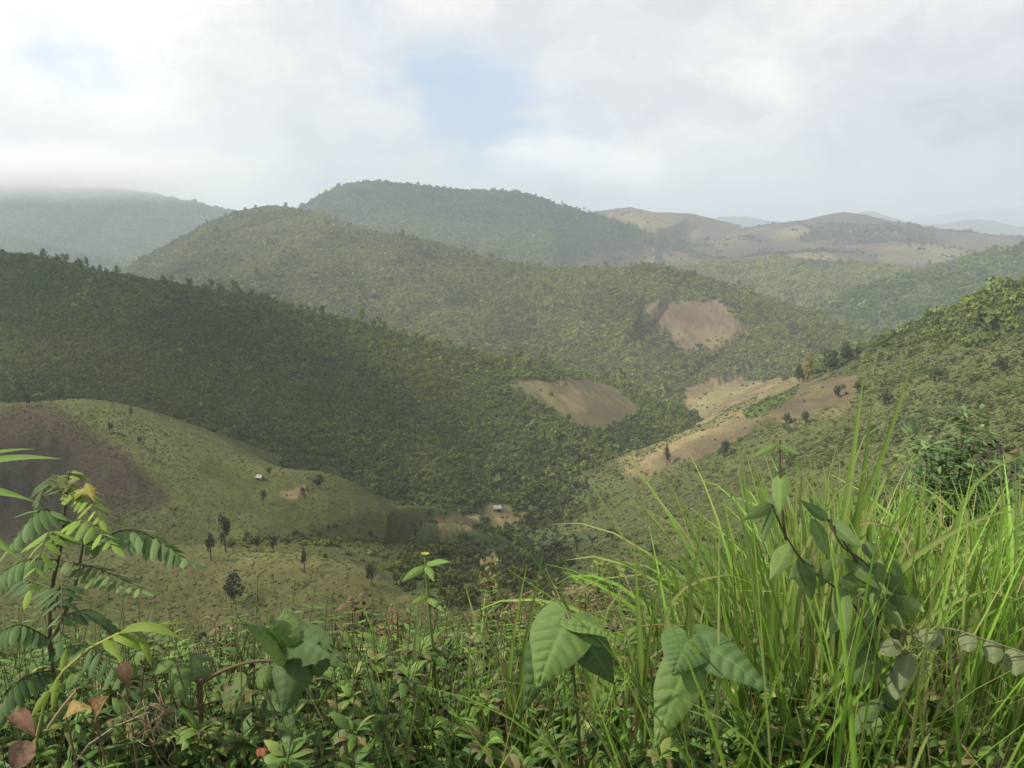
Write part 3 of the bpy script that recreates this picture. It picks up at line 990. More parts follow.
mb.add(*tall_grass('beyond the edge', 700, (1.9, 5.0), 60, 0.2, (0.010, 0.026), G1, T1, 57, pxr=(1100, 1750)))
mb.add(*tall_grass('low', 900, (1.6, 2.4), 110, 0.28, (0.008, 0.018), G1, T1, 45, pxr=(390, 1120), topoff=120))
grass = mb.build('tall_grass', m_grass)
tag(grass, kind='stuff')


# ------------------------------------------------------------------ undergrowth: low leafy stems on the bank
def sprig(seed, h, nl, size, cols, shape='ovate', spread=0.5):
    """a weed of unit build: a leaning stem with side leaves"""
    r = np.random.default_rng(seed)
    b = MB()
    for k in range(r.integers(2, 4)):
        a, q = r.uniform(0, 6.28), r.uniform(0.05, spread)
        pts = [(0, 0, -0.05), (q * 0.35 * math.cos(a), q * 0.35 * math.sin(a), h * 0.5), (q * math.cos(a), q * math.sin(a), h * r.uniform(0.8, 1))]
        c = curve(pts, 8)
        b.tube(c, 0.0035, 0.0012, (0.12, 0.14, 0.05), 4)
        for i in range(nl):
            t = r.uniform(0.15, 1.0)
            p = c[int(t * 7)]
            an = i * 2.4 + r.uniform(-.4, .4)
            d = np.array((math.cos(an), math.sin(an), r.uniform(-0.35, 0.45)))
            L = size * r.uniform(0.6, 1.3)
            p0 = p + d * L * 0.15
            leaf(b, p0, p0 + d * L, (0.2 * r.normal(), 0.2 * r.normal(), 1), L * r.uniform(0.42, 0.6), np.array(cols[r.integers(0, len(cols))]) * r.uniform(.8, 1.2), shape, 0.5, 0.2, 0, 2, 4)
    return np.vstack(b.v), np.vstack(b.f), np.vstack(b.c)


m_weed = leaf_mat('weed_leaf', (1, 1, 1), 0.3, 0.55, 0.3, var=0.25)
LOW = [(0.0864, 0.1631, 0.0343), (0.1152, 0.202, 0.0411), (0.1512, 0.2408, 0.0481), (0.0749, 0.143, 0.0389), (0.1871, 0.2253, 0.0595), (0.1586, 0.1449, 0.0633)]
WARM = [(0.13, 0.105, 0.05), (0.10, 0.13, 0.042), (0.12, 0.15, 0.05), (0.15, 0.125, 0.06)]
weeds = []
for i in range(12):
    if i % 4 == 3:                                                          # ferny weeds with paired leaflets
        r = np.random.default_rng(350 + i)
        b = MB()
        for k in range(5):
            a, q = k * 1.26 + r.uniform(-.4, .4), r.uniform(.3, .55)
            c = curve([(0, 0, -.03), (q * .45 * math.cos(a), q * .45 * math.sin(a), r.uniform(.5, .75)), (q * math.cos(a), q * math.sin(a), r.uniform(.6, 1.0))], 30)
            b.tube(c, .004, .001, (0.11, 0.12, 0.045), 4)
            for m_ in range(9, 29):
                tn = unit(c[m_] - c[m_ - 1])
                sd2 = unit(np.cross(tn, (0, 0, 1)))
                for sg in (-1, 1):
                    d = unit(sd2 * sg + tn * .4 + np.array((0, 0, -.3)))
                    L = .085 * math.sin(math.pi * (m_ - 7) / 24)
                    leaf(b, c[m_], c[m_] + d * L, (0, 0, 1), L * .26, np.array(LOW[k % 4]) * r.uniform(.85, 1.2), 'oblong', .2, .2, 0, 2, 3)
        V, Fq, c = np.vstack(b.v), np.vstack(b.f), np.vstack(b.c)
    else:
        V, Fq, c = sprig(300 + i, 1.0, 85 + 6 * i, (0.042, 0.032, 0.055)[i % 3] if i < 8 else 0.036, LOW if i < 8 else WARM, 'ovate' if i % 3 else 'lance', 0.45)
    weeds.append(mesh_obj('weed_shape', V, Fq, m_weed, link=False, smooth=True, cols=c))
UX = [-80, 0, 60, 110, 180, 250, 300, 350, 400, 440, 480, 520, 560, 600, 640, 680, 760, 840, 1100]
UY = [612, 615, 625, 618, 614, 624, 614, 606, 612, 608, 598, 592, 590, 588, 600, 620, 650, 660, 660]


def undergrowth(name, n, Yr, pxr, drop, seed, pool, off=0.0, hmax=1.5):
    r = np.random.default_rng(seed)
    px = r.uniform(*pxr, n)
    Y = np.exp(r.uniform(math.log(Yr[0]), math.log(Yr[1]), n))
    x = (px - 512) / 852 * Y * 1.02
    g = groundv(x, Y)
    top = np.interp(px, UX, UY) + off + np.abs(r.normal(0, drop, n))
    d = np.array([pix_dir(a, b) for a, b in zip(px, top)])
    H = np.clip(d[:, 2] * Y / d[:, 1] - g, 0.25, hmax)
    wide = np.clip(H, 0.35, 0.95) * r.uniform(0.8, 1.2, n)
    grow = np.stack([wide, wide, H], 1)
    tn = np.ones((n, 3)) * r.uniform(0.8, 1.2, (n, 1))
    return scatter(name, np.stack([x, Y, g], 1), grow, tn, pool)


undergrowth('undergrowth', 1300, (1.7, 5.0), (-160, 430), 70, 51, weeds[:8])
undergrowth('undergrowth', 700, (4.5, 14.0), (-160, 1150), 35, 52, weeds, 0, 2.2)
undergrowth('undergrowth', 650, (2.2, 6.0), (200, 680), 45, 53, weeds[6:], 5, 1.8)
undergrowth('undergrowth', 260, (1.6, 2.3), (760, 980), 50, 55, weeds[:8], -35, 1.6)
undergrowth('undergrowth', 300, (1.9, 4.0), (560, 1150), 60, 54, weeds[:8], 5, 1.7)


# ------------------------------------------------------------------ lone trees, huts and posts out on the hills
def spot(px, py, guess):
    """where the land is met in the direction of that pixel"""
    d = pix_dir(px, py)
    Y = np.exp(np.linspace(math.log(25), math.log(6000), 6000))
    p = d[None] * (Y / d[1])[:, None]
    below = p[:, 2] < groundv(p[:, 0], p[:, 1])
    k = int(np.argmax(below)) if below.any() else len(Y) - 1
    return p[k]


m_tree = leaf_mat('tree_leaves', (1, 1, 1), 0.2, 0.7, 0.15, var=0.35)


def lone_tree(name, label, px, py, hpx, wpx, tint, trunk_share=0.3, seed=0, group=None, cat='tree', nleaf=420):
    p = spot(px, py, 0)
    sc = p[1] / 852
    H, Wd = hpx * sc, wpx * sc
    root = empty(name, (p[0], p[1], p[2]))
    tag(root, label, cat, group)
    r = np.random.default_rng(500 + seed)
    b = MB()
    hb = trunk_share * H
    lean = r.normal(0, 0.03, 2) * H
    c = curve([(0, 0, -0.3), (lean[0] * .5, lean[1] * .5, hb), (lean[0], lean[1], H * 0.8)], 7)
    b.tube(c + p, 0.035 * H * 0.8, 0.010 * H, (0.11, 0.085, 0.06), 6)
    for i in range(4):
        a = r.uniform(0, 6.28)
        q = c[3 + i % 3]
        b.tube(curve([q, q + np.array((math.cos(a) * Wd * .15, math.sin(a) * Wd * .15, H * .1)), q + np.array((math.cos(a) * Wd * .3, math.sin(a) * Wd * .3, H * .2))], 5) + p, 0.012 * H, 0.004 * H, (0.11, 0.085, 0.06), 4)
    b.build('trunk', m_stem, root)
    V, Fq = crown_mesh(600 + seed, nleaf, 0.11, 1.0, 9, 0.0)
    V[:, :2] *= Wd / 2 / 0.9
    z0, z1 = V[:, 2].min(), V[:, 2].max()
    V[:, 2] = hb * 0.8 + (V[:, 2] - z0) / (z1 - z0) * (H - hb * 0.8)
    V[:, :2] += lean * 0.8
    cm = MB()
    cl = np.repeat(np.array(tint)[None] * r.uniform(0.7, 1.3, (len(V) // 4, 1)), 4, 0)
    cm.add(V + p, Fq, cl)
    cm.build('crown', m_tree, root, smooth=False)
    return root


DK = (0.052, 0.074, 0.034)
OL = (0.060, 0.072, 0.032)
BRN = (0.085, 0.070, 0.045)
lone_tree('round_tree', 'dark round leafy tree standing alone on the low grassy knoll', 234, 604, 36, 24, DK, 0.2, 1)
K1 = [(211, 561, 34, 10, BRN, 'slim brownish tree with a bare lower trunk at the crest of the low knoll'),
      (226, 552, 44, 13, OL, 'thin pale tree rising behind the crest of the low knoll, tallest there'),
      (257, 552, 20, 9, DK, 'small dark upright tree on the low knoll crest, left of a pair'),
      (274, 553, 20, 9, DK, 'small dark upright tree on the low knoll crest, right of a pair'),
      (305, 573, 32, 7, BRN, 'spindly nearly leafless tree on the right slope of the low knoll'),
      (372, 585, 26, 17, DK, 'dark spreading tree at the right foot of the low knoll'),
      (263, 505, 17, 8, BRN, 'small brown topped tree below the pale hut on the grassy hill'),
      (319, 489, 17, 13, OL, 'bushy two stemmed tree above the bare earth patch'),
      (305, 500, 15, 9, BRN, 'stubby brown tree right beside the bare earth patch'),
      (27, 408, 17, 9, DK, 'dark tree at the top edge of the burnt slope'),
      (110, 433, 12, 7, DK, 'tiny dark tree on the crest of the grassy hill near the burnt slope'),
      (131, 417, 10, 5, OL, 'tiny slim tree where the grassy hill crest starts to fall'),
      (140, 448, 13, 6, OL, 'tiny olive tree on the open grass right of the burnt slope'),
      (269, 476, 11, 8, DK, 'small dark tree just right of the pale hut')]
for i, (px, py, h, wd, t, lb) in enumerate(K1):
    lone_tree('small_tree', lb, px, py, h, wd, t, 0.35 if wd < 12 else 0.2, 10 + i, 'lone trees on the grassy hills')
lone_tree('yellow_tree', 'tall narrow tree with yellowing leaves among the dark trees above the brown field', 807, 382, 34, 10, (0.27, 0.20, 0.06), 0.12, 39)
K2 = [(724, 458, 20, 13, DK, 'dark oval tree at the lower edge of the brown field'),
      (787, 425, 14, 10, DK, 'dark round bush on the brown field, left of a pair'),
      (806, 424, 14, 10, DK, 'dark round bush on the brown field, right of a pair'),
      (667, 466, 24, 8, BRN, 'slim brown tree on the tan slope above the valley'),
      (885, 406, 20, 14, OL, 'bushy olive tree half way up the right slope'),
      (838, 398, 15, 12, DK, 'dark bush beside the upper corner of the brown field'),
      (858, 392, 13, 10, OL, 'olive bush above the brown field'),
      (935, 383, 17, 13, OL, 'olive tree on the right slope under the ridge wood'),
      (958, 404, 15, 12, DK, 'dark bush low on the open part of the right slope'),
      (1000, 372, 16, 14, OL, 'olive bush near the edge of the right slope'),
      (799, 382, 20, 12, DK, 'dark tree at the foot of the tall yellow tree'),
      (830, 372, 24, 20, DK, 'broad dark tree right of the tall yellow tree'),
      (848, 362, 22, 18, DK, 'dark tree at the end of the ridge wood'),
      (612, 540, 14, 15, DK, 'dark low tree above the banana clump'),
      (655, 556, 14, 15, DK, 'dark rounded tree on the slope right of the banana clump'),
      (528, 525, 16, 12, DK, 'dark tree on the valley floor right of the white hut'),
      (700, 350, 8, 8, DK, 'small dark bush at the foot of the square red field'),
      (655, 325, 7, 6, DK, 'tiny dark bush inside the square red field')]
for i, (px, py, h, wd, t, lb) in enumerate(K2):
    lone_tree('small_tree', lb, px, py, h, wd, t, 0.15, 40 + i, 'lone trees on the far side of the valley')
rr = np.random.default_rng(77)
for i, px in enumerate((562, 571, 577, 584, 589, 597, 603)):
    py = np.interp(px, (562, 600, 610), (207, 217, 218))
    lone_tree('skyline_tree', 'tiny tree standing out on the skyline at the right end of the highest mountain', px, py + 1.5, rr.uniform(5, 9), rr.uniform(3.5, 5.5), DK, 0.4, 80 + i, 'trees on the mountain skyline', nleaf=90)

for i, px in enumerate((561, 595)):
    p = spot(px, 386 if i == 0 else 384, 0)
    root = empty('dead_tree', tuple(p))
    b = MB()
    b.tube(curve([p + (0, 0, -0.4), p + (0.1, 0, 4), p + (0.05, 0, 8.5 - 2 * i)], 6), 0.38, 0.18, (0.34, 0.31, 0.27), 7)
    b.build('trunk', m_stem, root)
    b = MB()
    b.tube(curve([p + (0.1, 0, 5), p + (0.7, 0.2, 6.2), p + (0.9, 0.3, 7.0)], 5), 0.14, 0.05, (0.34, 0.31, 0.27), 5)
    b.build('branch', m_stem, root)
    tag(root, ('tall pale dead trunk at the top left edge of the tan clearing', 'shorter pale dead trunk at the top right edge of the tan clearing')[i], 'dead tree', 'dead trunks at the clearing')


def plain_mat(name, col, rough=0.8, bumps=30.0):
    m, n = new_mat(name)
    g = n.node('ShaderNodeNewGeometry')
    t = n.node('ShaderNodeTexNoise', ins={'Vector': g.outputs['Position'], 'Scale': bumps, 'Detail': 4.0}).outputs[0]
    c = n.mix(t, tuple(v * 0.7 for v in col), tuple(v * 1.25 for v in col))
    p = n.node('ShaderNodeBsdfPrincipled', ins={'Base Color': c, 'Roughness': rough})
    o = n.node('ShaderNodeOutputMaterial')
    n.link(p.outputs[0], o.inputs[0])
    return m


m_wall = plain_mat('bamboo_wall', (0.22, 0.17, 0.11), 0.9, 6)
m_thatch = plain_mat('pale_roof', (0.33, 0.31, 0.28), 0.8, 4)
m_doorway_shade = plain_mat('doorway_shade', (0.02, 0.018, 0.015))
m_post = plain_mat('hut_post', (0.16, 0.12, 0.08))


def box(b, c, s, rz=0.0):
    V = np.array([(x, y, z) for z in (-.5, .5) for (x, y) in ((-.5, -.5), (.5, -.5), (.5, .5), (-.5, .5))]) * np.array(s)
    ca, sa = math.cos(rz), math.sin(rz)
    V = np.stack([V[:, 0] * ca - V[:, 1] * sa, V[:, 0] * sa + V[:, 1] * ca, V[:, 2]], 1) + np.array(c)
    b.add(V, [(3, 2, 1, 0), (4, 5, 6, 7), (0, 1, 5, 4), (1, 2, 6, 5), (2, 3, 7, 6), (3, 0, 4, 7)], (1, 1, 1))


def hut(px, py, wpx, label, rz):
    p = spot(px, py, 0)
    Wd = wpx * p[1] / 852
    root = empty('field_hut', tuple(p))
    root.rotation_euler.z = rz
    tag(root, label, 'hut', 'field huts')
    s = Wd
    def mk(nm, mat, par=root):
        b = MB()
        return b
    b = MB()
    box(b, (0, 0, .42 * s * 0.5 + .05 * s), (.8 * s, .6 * s, .42 * s))
    o = mesh_obj('wall', np.vstack(b.v), np.vstack(b.f), m_wall, root)
    b = MB()
    box(b, (.1 * s, -.301 * s, .2 * s), (.2 * s, .01 * s, .3 * s))
    mesh_obj('door', np.vstack(b.v), np.vstack(b.f), m_doorway_shade, root)  # flat panel, its dark colour painted in for the shade of an open doorway
    V, F = [], []
    hz, rh, ox, oy, t = .44 * s, .82 * s, .54 * s, .46 * s, .04 * s
    V = [(-ox, -oy, hz - t), (ox, -oy, hz - t), (ox, 0, rh - t), (-ox, 0, rh - t), (ox, oy, hz - t), (-ox, oy, hz - t),
         (-ox, -oy, hz), (ox, -oy, hz), (ox, 0, rh), (-ox, 0, rh), (ox, oy, hz), (-ox, oy, hz)]
    F = [(3, 2, 1, 0), (5, 4, 2, 3), (6, 7, 8, 9), (9, 8, 10, 11), (0, 1, 7, 6), (4, 5, 11, 10), (1, 2, 8, 7), (2, 4, 10, 8), (3, 0, 6, 9), (5, 3, 9, 11)]
    mesh_obj('roof', V, F, m_thatch, root)
    for sx in (-1, 1):
        for sy in (-1, 1):
            b = MB()
            box(b, (sx * .46 * s, sy * .38 * s, .2 * s), (.05 * s, .05 * s, .6 * s))
            mesh_obj('post', np.vstack(b.v), np.vstack(b.f), m_post, root)


hut(497, 511, 8, 'small hut with a white roof on the valley floor beside the tan plot', 0.3)
hut(260, 480, 7, 'small pale roofed hut on the crest of the grassy hill', -0.4)


def banana(px, py, hpx, label, seed):
    p = spot(px, py, 0)
    H = hpx * p[1] / 852
    root = empty('banana_plant', tuple(p))
    tag(root, label, 'banana plant', 'banana plants on the slope')
    r = np.random.default_rng(seed)
    b = MB()
    b.tube(curve([p + (0, 0, -.2), p + (0, 0, H * .5)], 4), H * .05, H * .035, (0.10, 0.12, 0.05), 6)
    b.build('trunk', m_stem, root)
    b = MB()
    for i in range(11):
        a = i * 2.4 + r.uniform(-.3, .3)
        e = r.uniform(0.2, 1.2)
        d = np.array((math.cos(a) * math.cos(e), math.sin(a) * math.cos(e), math.sin(e)))
        q = p + (0, 0, H * .45)
        leaf(b, q, q + d * H * .6, (0, 0, 1), H * .2, (0.105, 0.145, 0.065), 'oblong', 0.5, 0.3, 0, 2, 6)
    b.build('crown', m_leaf, root)


for i, (px, py, h, lb) in enumerate([(556, 555, 22, 'large banana plant at the left of the clump on the slope'), (577, 553, 22, 'banana plant in the middle of the clump on the slope'),
                                     (592, 549, 18, 'banana plant at the right of the clump, beside the pink earth'), (543, 556, 16, 'smallest banana plant at the outer left of the clump')]):
    banana(px, py, h, lb, 900 + i)


# ------------------------------------------------------------------ plants of the bank in front
def P(px, py, Y):
    return at(px, py, Y)


def foot(px, Y):
    x = (px - 512) / 852 * Y * 1.02
    return np.array((x, Y, ground(x, Y)))


def face(p, up=0.6, side=0.0):
    return unit(-unit(p) + np.array((side, 0, up)))


def plant(name, label, cat, base, group=None):
    root = empty(name, tuple(base))
    tag(root, label, cat, group)
    return root


def pinnate(root, a, mid, b_, pairs, L, wdt, col, seed, droop=0.7, nm='leaf'):
    """a feather leaf: a midrib with paired leaflets"""
    r = np.random.default_rng(seed)
    c = curve([a, mid, b_], 2 * pairs + 2)
    m = MB()
    m.tube(c, 0.0026, 0.001, (0.12, 0.13, 0.05), 5)
    T = np.gradient(c, axis=0)
    for i in range(pairs):
        k = 2 + 2 * i
        t = unit(T[k])
        sd_ = unit(np.cross(t, (0, 0, 1)))
        q = math.sin(math.pi * (0.18 + 0.74 * i / max(1, pairs - 1))) ** 0.6
        for s in (-1, 1):
            d = unit(sd_ * s * 1.0 + t * 0.45 + np.array((0, 0, -droop * r.uniform(0.6, 1.3))))
            l = L * q * r.uniform(0.85, 1.1)
            leaf(m, c[k], c[k] + d * l, unit(np.array((0, 0, 1.0)) + s * sd_ * 0.5 * droop + 0.15 * r.normal(size=3)), wdt * (0.7 + 0.3 * q), np.array(col) * r.uniform(0.82, 1.2), 'oblong', 0.25, 0.35, 0, 2, 5)
    t = unit(T[-1])
    leaf(m, c[-1], c[-1] + t * L * .7, (0, 0, 1), wdt * .8, col, 'oblong', 0.2, 0.3, 0, 2, 5)
    return m.build(nm, m_leaf, root)


# feather leaved shrub at the left edge
base = foot(50, 2.0)
root = plant('feather_leaf_shrub', 'tall shrub with drooping feather leaves of many leaflets at the left edge', 'shrub', base)
stem_c = curve([base - (0, 0, 0.05), P(56, 700, 2.0), P(50, 600, 2.0), P(62, 540, 2.0), P(66, 490, 2.0)], 24)
m = MB()
m.tube(stem_c, 0.011, 0.004, (0.10, 0.085, 0.05), 7)
m.tube(curve([P(52, 640, 2.0), P(74, 590, 1.98), P(84, 540, 1.97)], 8), 0.006, 0.003, (0.11, 0.095, 0.05), 6)
m.build('stem', m_stem, root)
BG = (0.125, 0.205, 0.075)
YG = (0.190, 0.285, 0.050)
DG = (0.080, 0.140, 0.050)
FE = [((84, 545, 1.97), (135, 530, 1.95), (188, 560, 1.93), 11, .062, BG), ((62, 560, 2.0), (110, 573, 1.9), (142, 590, 1.85), 9, .05, BG), ((60, 545, 2.0), (85, 520, 1.9), (112, 545, 1.85), 8, .06, YG),
      ((64, 520, 2.0), (40, 510, 1.92), (12, 545, 1.88), 9, .06, BG), ((60, 560, 2.0), (25, 560, 1.95), (-18, 590, 1.9), 10, .06, BG), ((55, 590, 2.0), (25, 580, 2.1), (-12, 580, 2.15), 9, .055, DG),
      ((64, 500, 2.0), (80, 488, 1.98), (100, 520, 1.9), 7, .05, YG), ((66, 494, 2.0), (50, 478, 2.05), (38, 505, 2.08), 7, .045, DG), ((52, 620, 2.0), (90, 610, 2.1), (128, 640, 2.15), 10, .06, DG),
      ((52, 640, 2.0), (15, 625, 1.95), (-25, 660, 1.9), 10, .06, BG), ((54, 610, 2.0), (62, 590, 1.8), (60, 640, 1.7), 8, .055, DG), ((66, 492, 2.0), (72, 470, 2.02), (86, 478, 2.04), 6, .034, (0.17, 0.22, .06)),
      ((52, 650, 2.0), (95, 650, 1.9), (130, 690, 1.85), 9, .055, DG), ((62, 535, 2.0), (45, 540, 1.8), (30, 590, 1.72), 8, .055, YG), ((52, 670, 2.0), (20, 680, 1.9), (-10, 720, 1.85), 9, .055, DG)]
for i, (a, b_, c_, n_, L, col) in enumerate(FE):
    pinnate(root, P(*a), P(*b_), P(*c_), int(n_ * 1.35), L * 1.12, L * 0.36, col, 1000 + i)
m = MB()
r = np.random.default_rng(5)
for i in range(16):
    q = P(66 + r.normal(0, 5), 490 + r.uniform(-12, 10), 2.0 + r.normal(0, .02))
    d = unit(np.array((r.normal(), r.normal(), 0.6)))
    leaf(m, q, q + d * .03, face(q), .012, (0.20, 0.22, 0.08), 'oblong', .2, .3, 0, 2, 4)
m.build('flower_bud', m_leaf, root)
m = MB()
leaf(m, P(74, 505, 1.98), P(97, 488, 1.93), face(P(90, 490, 1.95)), .026, (0.23, 0.22, 0.05), 'lance', .8, .3, 3, 4, 10)
leaf(m, P(86, 483, 1.95), P(95, 503, 1.9), face(P(90, 490, 1.95)), .022, (0.22, 0.20, 0.045), 'lance', .5, .3, 3, 4, 10)
m.build('young_leaf', m_leaf, root)

# three lance leaves that reach in from the left
base = foot(-130, 1.25)
root = plant('lance_leaf_plant', 'plant with long smooth bright green lance leaves reaching in from the left edge', 'plant', base)
m = MB()
m.tube(curve([base - (0, 0, .05), P(-115, 620, 1.25), P(-85, 490, 1.25)], 12), .008, .004, (0.10, 0.14, 0.05), 7)
m.build('stem', m_stem, root)
for i, (a, b_, wd) in enumerate([((-85, 490, 1.25), (62, 459, 1.17), .034), ((-85, 485, 1.25), (36, 449, 1.22), .026), ((-85, 495, 1.25), (36, 502, 1.16), .030), ((-85, 500, 1.25), (20, 560, 1.12), .03), ((-85, 490, 1.25), (-200, 450, 1.2), .035)]):
    m = MB()
    leaf(m, P(*a), P(*b_), (-0.1, -0.25, 1), wd, (0.115, 0.200, 0.036), 'lance', .35, .35, 0, 4, 16, veins=(0.2, 0.28, 0.09))
    m.build('leaf', m_leaf, root)

# arching yellow green reed with split hanging leaves
base = foot(30, 1.75)
root = plant('arching_reed', 'yellow green reed whose stem arches over to one side with strappy hanging leaves', 'reed', base)
m = MB()
m.tube(curve([base - (0, 0, .05), P(34, 755, 1.75), P(50, 690, 1.75), P(80, 655, 1.74), P(120, 633, 1.72)], 18), .006, .0035, (0.24, 0.24, 0.07), 6)
m.build('stem', m_stem, root)
for i, (a, b_, wd, bd) in enumerate([((118, 634, 1.72), (186, 641, 1.66), .030, .8), ((112, 636, 1.72), (150, 655, 1.7), .030, .8), ((104, 640, 1.72), (122, 662, 1.65), .026, .4), ((120, 633, 1.72), (190, 622, 1.8), .010, .2), ((50, 690, 1.75), (30, 720, 1.7), .02, .3),
                                     ((58, 676, 1.75), (52, 712, 1.7), .018, .3), ((62, 672, 1.75), (66, 648, 1.8), .015, .3), ((140, 634, 1.7), (152, 668, 1.67), .018, .4)]):
    m = MB()
    leaf(m, P(*a), P(*b_), face(P(*a), 1.2), wd, np.array((0.175, 0.250, 0.038)) * (1 if i % 2 else 0.85), 'lance', bd, .3, 0, 4, 14, veins=(0.26, 0.30, 0.10), ragged=.12, seed=i)
    m.build('leaf', m_leaf, root)

# broad holed leaves on a brown branching stem
base = foot(201, 1.85)
root = plant('broad_leaf_shrub', 'shrub with a brown forked stem and broad dark insect eaten leaves', 'shrub', base)
m = MB()
bc = (0.115, 0.075, 0.045)
m.tube(curve([base - (0, 0, .05), P(202, 768, 1.85), P(200, 684, 1.85)], 12), .0085, .0065, bc, 7)
m.tube(curve([P(200, 684, 1.85), P(220, 672, 1.84), P(250, 662, 1.83), P(312, 664, 1.8)], 14), .005, .003, bc, 6)
m.tube(curve([P(200, 684, 1.85), P(190, 676, 1.86), P(172, 664, 1.87)], 8), .0045, .002, bc, 6)
m.tube(curve([P(202, 706, 1.85), P(222, 700, 1.83), P(240, 700, 1.82)], 8), .003, .0018, bc, 6)
m.build('stem', m_stem, root)
DL = (0.070, 0.116, 0.038)
ML = (0.105, 0.168, 0.046)
for i, (a, b_, wd, col, sh, nr, rg) in enumerate([
        ((282, 652, 1.80), (240, 622, 1.74), .085, ML, 'heart', (0.2, -0.5, 1), .16), ((300, 655, 1.80), (268, 616, 1.78), .10, ML, 'heart', (-0.3, -1, .6), .14), ((286, 656, 1.80), (286, 608, 1.86), .085, ML, 'ovate', (-0.1, -1, .5), .16),
        ((300, 640, 1.80), (350, 668, 1.74), .115, DL, 'heart', (0.1, -0.9, .8), .14), ((296, 660, 1.80), (282, 716, 1.72), .115, DL, 'heart', (0.15, -1, .25), .12), ((268, 664, 1.82), (262, 690, 1.76), .06, ML, 'ovate', (0, -1, .3), .2),
        ((240, 700, 1.82), (258, 690, 1.75), .03, (0.15, .16, .06), 'ovate', (0, -1, .5), .2), ((240, 672, 1.83), (228, 715, 1.76), .07, ML, 'ovate', (-.2, -1, .2), .2), ((172, 664, 1.87), (185, 700, 1.8), .06, ML, 'ovate', (0, -1, .4), .2),
        ((210, 676, 1.85), (190, 655, 1.86), .06, (0.10, .14, .05), 'ovate', (0, -.5, 1), .2), ((176, 668, 1.87), (150, 672, 1.88), .04, ML, 'ovate', (0, -.5, 1), .15), ((272, 700, 1.8), (300, 738, 1.72), .08, DL, 'heart', (0, -1, .35), .16), ((312, 664, 1.8), (336, 636, 1.86), .09, DL, 'heart', (.3, -1, .5), .12)]):
    m = MB()
    leaf(m, P(*a), P(*b_), nr, wd, col, sh, .35, .22, 6, 10, 20, lobe=.15 if sh == 'heart' else 0, ragged=rg + (.2 if i % 2 else .06), seed=30 + i, curl=.5 * math.sin(i * 1.7), spots=(0.16, 0.10, 0.05) if i in (6, 7) else None, veins=np.array(col) * 1.5)
    m.build('leaf', m_leaf, root)

# two plants with large heart leaves in the grass
HL = (0.125, 0.198, 0.056)
H2 = (0.098, 0.165, 0.056)


def heart_plant(label, base, stems, leaves):
    root = plant('heart_leaf_plant', label, 'plant', base, 'large heart leaved plants')
    m = MB()
    for s in stems:
        m.tube(curve(s, 14), .006, .003, (0.085, 0.10, 0.045), 6)
    m.build('stem', m_stem, root)
    for i, (a, b_, wd, col, nr) in enumerate(leaves):
        m = MB()
        leaf(m, P(*a), P(*b_), nr, wd * 1.18, col, 'heart', .25, .20, 6.5, 18, 44, lobe=.24, veins=np.array(col) * 1.75, seed=60 + i + len(leaves), ragged=.05)
        m.build('leaf', m_leaf, root)


b0 = foot(575, 1.8)
heart_plant('plant with pale heart leaves hanging in thin grass left of the three dark veined ones', b0, [[b0, P(578, 720, 1.8), P(572, 660, 1.8), P(566, 618, 1.8)], [P(572, 660, 1.8), P(590, 625, 1.78), P(600, 622, 1.78)]],
            [((566, 622, 1.78), (537, 690, 1.68), .145, HL, (-0.25, -0.8, .6)), ((574, 620, 1.78), (612, 638, 1.72), .070, HL, (0.2, -0.3, 1)), ((586, 640, 1.80), (614, 684, 1.76), .095, DL, (.45, -1, .1)),
             ((548, 640, 1.80), (524, 712, 1.78), .085, DL, (-.3, -1, .1)), ((560, 622, 1.8), (548, 606, 1.86), .05, HL, (0, -.2, 1))])
b0 = foot(700, 1.7)
heart_plant('plant with three big deep green heart leaves with sunken veins, in the dense grass', b0, [[b0, P(702, 745, 1.72), P(699, 690, 1.7), P(697, 640, 1.68)]],
            [((688, 640, 1.66), (672, 676, 1.60), .108, H2, (-.1, -.7, .8)), ((684, 668, 1.64), (655, 748, 1.56), .098, HL, (-.25, -.9, .5)), ((704, 644, 1.66), (771, 693, 1.58), .092, H2, (.05, -.75, .75)), ((702, 640, 1.68), (716, 628, 1.75), .04, H2, (0, -.5, 1))])

# leafy sprig with a yellow flower
base = foot(432, 2.2)
root = plant('flowering_sprig', 'upright sprig with four smooth pointed leaves and a small yellow flower on top', 'wildflower', base)
m = MB()
m.tube(curve([base - (0, 0, .05), P(436, 680, 2.2), P(430, 620, 2.2), P(425, 556, 2.2)], 16), .008, .004, (0.12, 0.17, 0.06), 6)
m.build('stem', m_stem, root)
for a, b_, wd in [((425, 566, 2.2), (402, 582, 2.12), .028), ((426, 564, 2.2), (450, 562, 2.15), .026), ((426, 566, 2.2), (434, 582, 2.1), .022), ((425, 562, 2.2), (446, 570, 2.28), .02), ((427, 598, 2.2), (444, 612, 2.12), .022), ((427, 596, 2.2), (410, 606, 2.15), .022)]:
    m = MB()
    leaf(m, P(*a), P(*b_), face(P(*a), 1.2), wd, (0.135, 0.215, 0.050), 'ovate', .3, .3, 4, 4, 12)
    m.build('leaf', m_leaf, root)
m = MB()
for i in range(7):
    q = P(425, 555, 2.2)
    a = i * 0.9
    d = np.array((math.cos(a), math.sin(a) * .7, .5))
    leaf(m, q, q + d * .012, (0, -.4, 1), .007, (0.45, 0.42, 0.07), 'round', .2, .1, 0, 2, 4)
m.build('flower', m_leaf, root)

